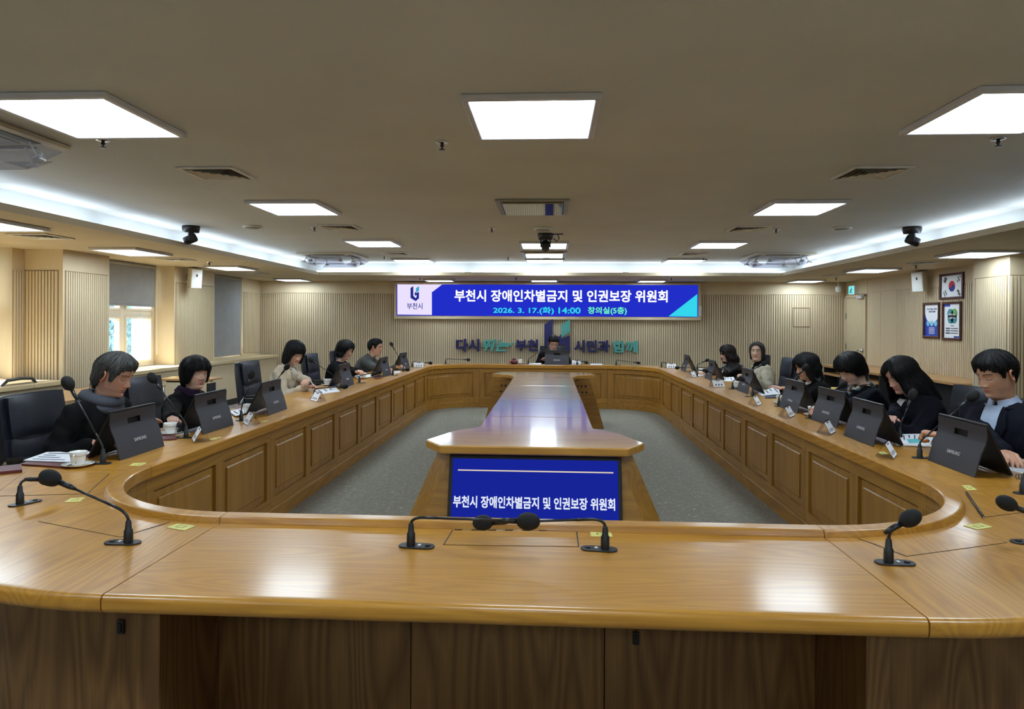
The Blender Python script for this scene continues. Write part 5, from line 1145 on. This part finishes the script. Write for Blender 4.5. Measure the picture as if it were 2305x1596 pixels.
def person(label, head, yaw, lean=8, pitch=0, hyaw=0, hroll=0, male=False, skin=(206, 164, 138), lips=(170, 96, 90), brow=(40, 32, 30), eyes='down', age=0, hair=None, hmat='hair_black', top='black_cloth', hs=1.0, wl=None, wr=None, pl='rest', pr='rest',
           glasses=None, shirt=None, lapel=True, collar=None, extras=None, seed=1, bulk=1.0, hyl=0, hyr=0, elbow=.5):
    head = Vector(head); a = R(lean); b = R(10)+a*.6+R(pitch)*.3
    sw = (.19 if male else .168)*bulk
    nk = Vector((0, math.sin(b), math.cos(b)))*.17*hs
    trunk = (head.z-.53-nk.z)/math.cos(a)
    sd = Vector((0, math.sin(a), math.cos(a))); fd = Vector((0, math.cos(a), -math.sin(a))); Hp = Vector((0, 0, .53))
    kt = trunk/.5
    Nk = Hp+sd*trunk; hc = Nk+nk
    Rz = Matrix.Rotation(R(yaw), 3, 'Z'); root = head-Rz @ hc; root.z = 0
    t = thing('person', label, 'person', root, (0, 0, R(yaw)))
    toL = lambda p: Rz.transposed() @ (Vector(p)-root)
    # ---- trunk and sleeves
    def torso(mb, inf):
        prof = [(-.07, .175, .125), (.0, .188, .14), (.12, .172, .132), (.22, .17, .128), (.31, .18, .128), (.38, .178, .118), (.43, .16, .1), (.465, .125, .08), (.488, .08, .066), (.503, .058, .052)]
        vs = []; n = 26
        for v, wx, wy in prof:
            c = Hp+sd*(v*kt if v > 0 else v)-fd*(.012*(v/.5)); wx = wx*bulk*(1.06 if male and v > .2 else 1)+inf; wy = wy*bulk+inf
            for j in range(n):
                q = 2*PI*j/n; cs, sn = math.cos(q), math.sin(q); vs.append(c+Vector((1, 0, 0))*wx*math.copysign(abs(sn)**.8, sn)+fd*wy*math.copysign(abs(cs)**.85, cs))
        k = len(prof); fs = [(i*n+j, i*n+(j+1) % n, (i+1)*n+(j+1) % n, (i+1)*n+j) for i in range(k-1) for j in range(n)]+[tuple(range(n-1, -1, -1)), tuple(range((k-1)*n, k*n))]; mb.add(vs, fs)
        if not male:
            for s in (-1, 1): c = Hp+sd*(.29*kt)+fd*.09*bulk+Vector((s*.07, 0, 0)); mb.ell(c, (.06*bulk+inf, .055+inf, .065+inf))
    arms = []
    for s, wt in ((-1, wl), (1, wr)):
        sh = Hp+sd*(.425*kt)+Vector((s*sw, 0, 0))-fd*.012
        wt = toL(wt) if wt is not None else Vector((s*.13, .36, ZTOP+.04))
        L1, L2 = .29*(1.05 if male else .98), .255*(1.05 if male else .98); d = wt-sh; D = min(d.length, L1+L2-.004); 
        if d.length > D: wt = sh+d.normalized()*D; d = wt-sh
        ca = (L1*L1+D*D-L2*L2)/(2*L1*D); h_ = L1*math.sqrt(max(0, 1-ca*ca)); u = d.normalized(); pole = Vector((s*elbow, -.35, -1)); pole = (pole-u*pole.dot(u)).normalized(); el = sh+u*(L1*ca)+pole*h_
        arms.append((s, sh, el, wt))
    jb = MB(); torso(jb, .008)
    for s, sh, el, wt in arms:
        jb.caps(Hp+sd*(.44*kt)+Vector((s*.08, 0, 0))-fd*.01, sh, .062*bulk, .064*bulk); jb.caps(sh, el, .063*bulk, .05*bulk); cuff = el+(wt-el)*.93; jb.caps(el, cuff, .05*bulk, .041*bulk)
    jm = remesh(jb, .011, 4); n = len(jm.vertices); co = np.empty(n*3); jm.vertices.foreach_get('co', co); no = np.empty(n*3); jm.vertices.foreach_get('normal', no)
    co = co.reshape(-1, 3); no = no.reshape(-1, 3); P = co; q = seed*1.7
    w_ = .0035*np.sin(P[:, 2]*46+5*np.sin(P[:, 0]*17+q)+4*P[:, 1]*8)*np.sin(P[:, 0]*21+P[:, 1]*13+q)+.003*np.sin(P[:, 1]*61+P[:, 2]*30+3*np.sin(P[:, 0]*25+q))
    w_ += .0035*np.maximum(0, np.sin(P[:, 2]*70+P[:, 1]*40+P[:, 0]*30+2*np.sin(P[:, 1]*20+q)))*(np.abs(P[:, 0]) > sw*.8)
    co = co+no*w_[:, None]; jm.vertices.foreach_set('co', co.ravel()); jm.update()
    jo = link('jacket', jm, top, t)
    tb_ = MB(); torso(tb_, .012)
    for s, sh, el, wt in arms: tb_.caps(Hp+sd*(.44*kt)+Vector((s*.08, 0, 0))-fd*.01, sh, .064*bulk, .066*bulk)
    tm_ = remesh(tb_, .014, 3); bvh = BVHTree.FromPolygons([v.co.copy() for v in tm_.vertices], [tuple(p.vertices) for p in tm_.polygons]); bpy.data.meshes.remove(tm_)
    def patch(name, mat, c4, off, nu=10, nv=12, th=.004, z=0, parent=t):
        vs = []
        for i in range(nv+1):
            for j in range(nu+1):
                u, v = j/nu, i/nv; pu = [c4[0][k]*(1-u)*(1-v)+c4[1][k]*u*(1-v)+c4[2][k]*u*v+c4[3][k]*(1-u)*v for k in (0, 1)]
                st = Hp+sd*(pu[1]*kt)+Vector((pu[0], 0, 0))+fd*.4; hit = bvh.ray_cast(st, -fd)
                vs.append((hit[0] if hit[0] is not None else st-fd*.3)+fd*off)
        K = len(vs); vs += [v-fd*(th+off*.5) for v in vs]; fs = []
        for i in range(nv):
            for j in range(nu):
                a_ = i*(nu+1)+j; q_ = (a_, a_+1, a_+nu+2, a_+nu+1); fs += [q_, tuple(K+x for x in reversed(q_))]
        for j in range(nu):
            for a_ in (j, nv*(nu+1)+j): fs.append((a_, a_+1, K+a_+1, K+a_))
        for i in range(nv):
            for a_ in (i*(nu+1), i*(nu+1)+nu): fs.append((a_, a_+nu+1, K+a_+nu+1, K+a_))
        return MB().add(vs, fs).build(name, mat, parent, auto=50)
    def ring(name, mat, v, rx, ry, r, tilt=14, flat=1.6, open_=0, zoff=0):
        c = Hp+sd*(v*kt)-fd*.008; m = Matrix.Rotation(-a*0-R(tilt), 3, 'X'); rngs = range(25) if not open_ else range(25)
        pts = [c+m @ Vector((rx*math.sin(q), ry*math.cos(q), 0)) for q in [(open_ if open_ else PI)+(2*PI-2*open_)*i/24 for i in rngs]]
        return MB().tube(pts, r, 8, bool(open_), flat).build(name, mat, t, True)
    if shirt: patch('shirt', shirt, ((-.066, .495), (.066, .495), (.012, .22), (-.012, .22)), .01, 16, 20)
    if lapel:
        lw = .03
        for s in (-1, 1):
            patch('lapel', top, ((s*.052, .495), (s*.085, .465), (s*.1, .40), (s*.052, .40)), .018, 8, 8); patch('lapel', top, ((s*.052, .405), (s*.104, .40), (s*.022, .2), (s*.01, .215)), .018, 8, 14)
    if collar:
        c = Hp+sd*(.497*kt)-fd*.004; m = Matrix.Rotation(-R(18), 3, 'X'); sec = [(.054, -.01), (.056, .036), (.060, .041), (.066, .036), (.086, -.006), (.082, -.012), (.062, .02)]; vs = []; nA = 30
        for i in range(nA+1):
            q = .22+(2*PI-.44)*i/nA; fr_ = max(0, math.cos(q))**6
            for (rr_, zz_) in sec:
                dz = -.03*fr_ if rr_ > .07 else -.004*fr_; vs.append(c+m @ Vector((rr_*math.sin(q), rr_*math.cos(q)*1.05, zz_+dz)))
        nS = len(sec); fs = [(i*nS+j, i*nS+(j+1) % nS, (i+1)*nS+(j+1) % nS, (i+1)*nS+j) for i in range(nA) for j in range(nS)]+[tuple(range(nS)), tuple(range(nA*nS, nA*nS+nS))]
        MB().add(vs, fs).build('collar', collar, t, auto=50)
    if lapel: ring('jacket_collar', top, .482, .086, .082, .016, 10, 1.7, .6)
    # ---- trousers and shoes (under the desk)
    tb = MB(); ky = .42
    for s in (-1, 1):
        hp = Vector((s*.09, 0, .52)); kn = Vector((s*.11, ky, .5)); an = Vector((s*.11, ky-.02, .1)); tb.caps(hp, kn, .088, .064); tb.caps(kn, an, .06, .042)
    tb.ell((0, -.02, .55), (.18, .15, .12)); link('trousers', remesh(tb, .018, 4), 'trouser', t)
    for s in (-1, 1): MB().ell((s*.11, ky+.04, .045), (.043, .13, .045)).build('shoe', 'shoe', t, True)
    # ---- head
    V, Fc, C = head_arrays(skin, lips, brow, eyes, age, male); V = V*hs
    Mh = Matrix.Rotation(R(hyaw), 3, 'Z') @ Matrix.Rotation(-R(pitch), 3, 'X') @ Matrix.Rotation(R(hroll), 3, 'Y'); Mt = Matrix.Rotation(-b, 3, 'X')
    A, B_ = np.array(Mh), np.array(Mt); hcn = np.array(hc)
    ph_ = V @ A.T+hcn; nb = np.array(Nk); pt_ = (V-np.array((0, 0, -.17*hs))) @ B_.T+nb
    wt_ = np.clip((V[:, 2]/hs+.115)/-.075, 0, 1); wt_ = (wt_*wt_*(3-2*wt_))[:, None]; V = ph_*(1-wt_)+pt_*wt_
    cs = np.array(lin(tuple(np.array(skin)*np.array((1, .95, .93))))[:3])
    for s, sh, el, wt in arms:
        hv, hf = hand_mesh(pl if s < 0 else pr); hv = hv.copy()*(1.06 if male else .98)
        if s < 0: hv[:, 0] *= -1
        d = (wt-el).normalized(); d.z = d.z*.45; d = (Matrix.Rotation(R(hyl if s < 0 else hyr), 3, 'Z') @ d).normalized(); zx = Vector((0, 0, 1)); xx = d.cross(zx).normalized(); zz = xx.cross(d); mm = np.array(((xx.x, d.x, zz.x), (xx.y, d.y, zz.y), (xx.z, d.z, zz.z)))
        hv = hv @ mm.T+np.array(wt); o = len(V); V = np.vstack([V, hv]); Fc += [tuple(i+o for i in (f if s > 0 else f[::-1])) for f in hf]; C = np.vstack([C, np.ones((len(hv), 3))*cs])
    bb = MB(); torso(bb, -.02)
    for s, sh, el, wt in arms: bb.caps(sh, el, .04, .036, 10); bb.caps(el, wt, .036, .025, 10)
    o = len(V); V = np.vstack([V, np.array(bb.v)]); Fc += [tuple(i+o for i in f) for f in bb.f]; C = np.vstack([C, np.ones((len(bb.v), 3))*cs])
    link('body', mesh_np('body', V, Fc, C), 'skin', t)
    if hair:
        HV, HF = hair_arrays(hair, seed); ho = link('hair', mesh_np('hair', HV*hs, HF), hmat, t); ho.matrix_local = Matrix.Translation(hc) @ Mh.to_4x4()
    if glasses:
        gm = MB(); go = thing('eyeglasses', '', ''); 
        for k in ('label', 'category'): del go[k]
        go.parent = t; go.matrix_local = Matrix.Translation(hc) @ Mh.to_4x4() @ Matrix.Scale(hs, 4)
        for s in (-1, 1):
            pts = [(s*.032+.0215*math.cos(q), .0985-.006*abs(math.cos(q)+s*.3)**2*.6-.004, -.002+.0175*math.sin(q)) for q in [2*PI*i/20 for i in range(21)]]; MB().tube(pts, .0012 if glasses != 'dark' else .002, 6, False).build('rim', 'gold_line' if glasses == 'thin' else 'black_plastic', go, True)
            if glasses == 'dark': MB().add([(p[0], p[1], p[2]) for p in pts[:-1]], [tuple(range(20))]).build('lens', 'tint_lens', go)
            MB().tube([(s*.053, .093, .002), (s*.072, .07, .004), (s*.080, -.005, .002), (s*.081, -.02, -.012)], .0013, 6).build('temple', 'gold_line' if glasses == 'thin' else 'black_plastic', go, True)
        MB().tube([(-.0105, .097, .0), (0, .101, .004), (.0105, .097, 0)], .0012, 6).build('bridge', 'gold_line' if glasses == 'thin' else 'black_plastic', go, True)
    if extras: extras(t, patch, ring, Hp, sd, fd, kt, Nk)
    return t, root
glass('tint_lens', (.25, .2, .22, 1), .12)
BOB = [(0, .028), (30, .022), (42, .0), (52, -.05), (62, -.095), (90, -.105), (180, -.115)]
MENS = [(0, .062), (35, .058), (52, .04), (62, .012), (70, -.022), (78, -.02), (84, .012), (100, .02), (108, -.012), (125, -.05), (180, -.075)]
LONG = [(0, .05), (25, .04), (36, -.02), (46, -.1), (58, -.2), (90, -.26), (180, -.28)]
PEOPLE = []
def sit(*a, chair=None, cyaw=None, **k):
    t, root = person(*a, **k)
    if chair:
        yw = R(a[2] if cyaw is None else cyaw); back = Vector((-math.sin(yw), math.cos(yw), 0))*-.07; exec_chair(root.x+back.x, root.y+back.y, yw, chair)
    return t
def scarf1(t, patch, ring, Hp, sd, fd, kt, Nk):
    ring('scarf', 'scarf_grey', .515, .083, .085, .036, 16, 1.35); ring('scarf', 'scarf_grey', .475, .1, .098, .032, 18, 1.3)
    patch('scarf_end', 'scarf_grey', ((-.075, .47), (.03, .47), (.04, .25), (-.05, .25)), .032, 8, 10, .02)
sit('man in a black coat and grey scarf looking down on the left', PX(258, 842, -2.72), -90, 14, 22, 2, male=True, hs=1.08, hair=dict(zb=[(0, .07), (26, .058), (40, .038), (52, .012), (60, -.025), (72, -.028), (80, .012), (98, .012), (106, -.03), (125, -.08), (180, -.115)], sc=1.17, front=.06, jag=.007, lift=.006, edge=.45, wave=.004, loose=1.4), hmat='hair_grey', skin=(204, 156, 132), top='black_cloth', lapel=False,
    wl=PZ(300, 955, .79), wr=PZ(205, 1000, .78), extras=scarf1, seed=2, bulk=1.14, chair='leather chair of the man with the grey scarf', age=.5)
def turtle2(t, patch, ring, Hp, sd, fd, kt, Nk):
    ring('turtleneck', 'purple_dark', .515, .064, .066, .026, 14, 1.6); ring('turtleneck', 'purple_dark', .545, .06, .062, .02, 14, 1.5)
    patch('turtleneck_front', 'purple_dark', ((-.05, .5), (.05, .5), (.012, .33), (-.012, .33)), .006)
    for s in (-1, 1): patch('necklace', 'white_plastic', ((s*.045, .47), (s*.05, .47), (s*.008, .37), (s*.001, .37)), .013, 3, 10)
sit('woman with a short black bob in a black coat on the left', PX(440, 838, -2.86), -90, 8, 6, -30, hs=1.06, hair=dict(zb=[(0, .03), (28, .026), (40, .005), (52, -.045), (64, -.075), (90, -.085), (140, -.1), (180, -.105)], sc=1.2, side=.05, tuck=.08, jag=.003), skin=(212, 170, 146), lips=(168, 66, 78), top='black_cloth', wl=PZ(480, 945, .79), wr=PZ(385, 958, .785), pr='open', extras=turtle2, seed=3, bulk=1.12, chair='leather chair of the woman with the short bob', age=.4)
pen_ = []
sit('woman in a beige coat writing with a pen', PX(664, 792, -2.9), -90, 14, 26, -38, hs=1.08, hair=dict(zb=[(0, .022), (30, .016), (42, -.02), (52, -.08), (65, -.13), (90, -.145), (180, -.15)], sc=1.16, side=.03, flare=.012, jag=.004), skin=(220, 178, 156), lips=(190, 100, 98), top='beige_cloth', shirt='white_cloth', wl=PZ(733, 880, .775), wr=PZ(690, 872, .77), pr='pen', pl='rest', seed=4, bulk=1.1, hyr=20, hyl=-30, chair='leather chair of the writing woman in beige')
def ruffle(t, patch, ring, Hp, sd, fd, kt, Nk):
    for k in range(5): patch('ruffle', 'white_cloth', ((-.03+.006*k, .49-.05*k), (.03-.004*k, .49-.05*k), (.026-.004*k, .45-.05*k), (-.026+.006*k, .45-.05*k)), .014+.006*(k % 2), 5, 4)
sit('woman in a black suit with white ruffles and glasses', PX(777, 787, -2.9), -90, 12, 14, -18, hs=1.1, hair=dict(zb=[(0, .05), (25, .04), (40, .015), (52, -.04), (64, -.085), (90, -.1), (180, -.11)], sc=1.2, side=.06, wave=.009, wn=18, jag=.006), skin=(216, 172, 150), lips=(186, 92, 92), top='black_cloth', shirt='white_cloth', glasses='thin', wl=PZ(822, 842, .79), wr=PZ(800, 838, .82), pl='open', pr='rest', extras=ruffle, seed=5, bulk=1.1, chair='leather chair of the woman with white ruffles')
sit('man in a grey jacket and glasses leaning on the far left desk', PX(845, 781, -2.78), -90, 24, 8, -4, male=True, hs=1.1, hair=dict(zb=MENS, sc=1.15, jag=.005, edge=.9, loose=.15), skin=(204, 156, 130), top='grey_tweed', collar='grey_tweed', lapel=False, glasses='thin', wl=PZ(893, 826, .78), wr=PZ(878, 833, .78), seed=6, bulk=1.1, chair='leather chair of the man in the grey jacket')
sit('chairman in a dark suit and glasses looking down at his tablet', PY(1246, 772, 13.0), 180, 10, 24, 6, male=True, hs=1.12, hair=dict(zb=MENS, sc=1.14, front=.06, lift=.01, jag=.005, edge=.85, loose=.15), skin=(200, 156, 134), top='charcoal_cloth', shirt='pale_blue', collar='pale_blue', glasses='black', wl=Vector((.3, 12.93, .79)), wr=Vector((-.16, 12.93, .79)), seed=7, bulk=1.14, chair='leather chair of the chairman at the far desk')
sit('woman in a black leather jacket with long wavy hair and dark glasses', PX(1638, 795, 2.72), 90, 16, 8, 6, hs=1.05, hair=dict(zb=[(0, .045), (26, .03), (40, -.01), (52, -.08), (64, -.15), (90, -.17), (180, -.19)], sc=1.2, side=.06, wave=.011, wn=18, flare=.03, jag=.01), hmat='hair_brown', skin=(214, 172, 150), lips=(186, 70, 76), top='leather_jacket', lapel=False, collar='leather_jacket', glasses='dark', wl=PZ(1592, 838, .78), wr=PZ(1606, 842, .78), seed=8, bulk=1.16, chair='leather chair of the woman in black leather')
def turtle8(t, patch, ring, Hp, sd, fd, kt, Nk):
    ring('turtleneck', 'black_cloth', .515, .062, .064, .024, 14, 1.6); ring('turtleneck', 'black_cloth', .545, .058, .06, .018, 14, 1.5); patch('turtleneck_front', 'black_cloth', ((-.05, .5), (.05, .5), (.018, .24), (-.018, .24)), .007)
sit('woman in a light beige jacket and glasses facing the camera', PX(1704, 791, 2.8), 90, 6, -2, 62, hs=1.08, hair=dict(zb=[(0, .082), (20, .074), (36, .045), (50, -.01), (58, -.075), (90, -.1), (180, -.11)], sc=1.12, side=.05, tuck=.1, jag=.003), hmat='hair_salt', skin=(222, 184, 162), lips=(184, 104, 100), eyes='open', top='light_beige', lapel=False, collar='light_beige', glasses='thin', wl=Vector((2.62, 9.05, .78)), wr=Vector((2.62, 9.45, .78)), extras=turtle8, seed=9, bulk=1.16, age=.5, chair='leather chair of the woman facing the camera')
def scarf9(t, patch, ring, Hp, sd, fd, kt, Nk):
    ring('white_collar', 'white_cloth', .51, .06, .062, .017, 14, 1.5); patch('purple_tie', 'purple_dark', ((-.02, .48), (.02, .48), (.012, .26), (-.012, .26)), .012); patch('beige_scarf', 'light_beige', ((.03, .5), (.065, .5), (.03, .26), (.012, .26)), .014)
sit('woman in a black coat with wavy black hair holding papers', PX(1815, 824, 2.66), 90, 10, 16, 10, hs=1.1, hair=dict(zb=[(0, .05), (24, .035), (38, -.0), (50, -.06), (62, -.12), (90, -.145), (180, -.165)], sc=1.22, side=.06, wave=.011, wn=18, flare=.02, jag=.01), skin=(214, 172, 150), lips=(180, 76, 84), top='black_cloth', wl=PZ(1762, 878, .8), wr=PZ(1772, 880, .8), pl='rest', pr='rest', extras=scarf9, seed=10, bulk=1.2, chair='leather chair of the woman in the black coat', lapel=False)
def scarf10(t, patch, ring, Hp, sd, fd, kt, Nk):
    ring('floral_scarf', 'floral', .505, .072, .074, .026, 16, 1.5); patch('floral_scarf_end', 'floral', ((-.045, .48), (.045, .48), (.03, .2), (-.03, .2)), .02, 8, 12, .012)
sit('woman in a navy jacket with a floral scarf and glasses looking down', PX(1914, 828, 2.58), 90, 12, 32, 18, hs=1.1, hair=dict(zb=[(0, .03), (28, .024), (42, .01), (54, -.01), (64, -.045), (80, -.055), (110, -.08), (180, -.1)], sc=1.2, side=.04, tuck=.05, jag=.004), skin=(220, 180, 160), lips=(190, 104, 104), top='navy_cloth', glasses='thin', wl=PZ(1832, 925, .8), wr=PZ(1860, 930, .8), pl='fist', extras=scarf10, seed=11, bulk=1.15, chair='leather chair of the woman with the floral scarf')
sit('woman in a navy jacket with long black hair looking down', PX(2028, 842, 2.62), 90, 14, 28, 14, hs=1.1, hair=dict(zb=[(0, .07), (16, .06), (28, .0), (40, -.09), (54, -.18), (90, -.235), (180, -.26)], sc=1.16, side=.08, wave=.008, wn=16, flare=.045, jag=.012), skin=(218, 172, 154), lips=(196, 90, 92), top='navy_cloth', shirt='white_cloth', wl=PZ(1985, 955, .8), wr=PZ(1995, 962, .8), seed=12, bulk=1.22, chair='leather chair of the long haired woman in navy')
sit('man in a navy suit and pale blue shirt looking down on the right', PX(2241, 840, 2.58), 112, 8, 20, -8, male=True, hs=1.08, hair=dict(zb=[(0, .046), (30, .048), (46, .046), (56, .03), (64, -.008), (73, -.018), (80, .018), (98, .022), (108, -.012), (125, -.05), (180, -.078)], sc=1.12, front=.07, jag=.008, lift=.008, edge=.8, loose=.15), skin=(206, 160, 132), top='navy_cloth', shirt='pale_blue', collar='pale_blue', wl=Vector((2.36, 4.28, .83)), wr=Vector((2.42, 3.75, .79)), pl='fist', seed=13, bulk=1.16, chair='leather chair of the man in the navy suit')
exec_chair(-5.05, 8.34, R(-60), 'leather chair standing in front of the half open window')
exec_chair(-3.3, 3.15, R(-70), 'leather chair at the left edge of the picture')
# pen in the writing hand
a = PZ(696, 853, .86); a = PY(697, 854, PZ(690, 872, .77).y-.0); b = PY(706, 868, a.y-.02)
t = thing('pen', 'white pen held by the woman in the beige coat', 'pen', (a+b)/2); MB().tube([a, b], .005, 8).build('barrel', 'white_plastic', t, True, org=(a+b)/2); MB().tube([b, b+(b-a).normalized()*.015], [.0045, .001], 8).build('tip', 'chrome', t, True, org=(a+b)/2)
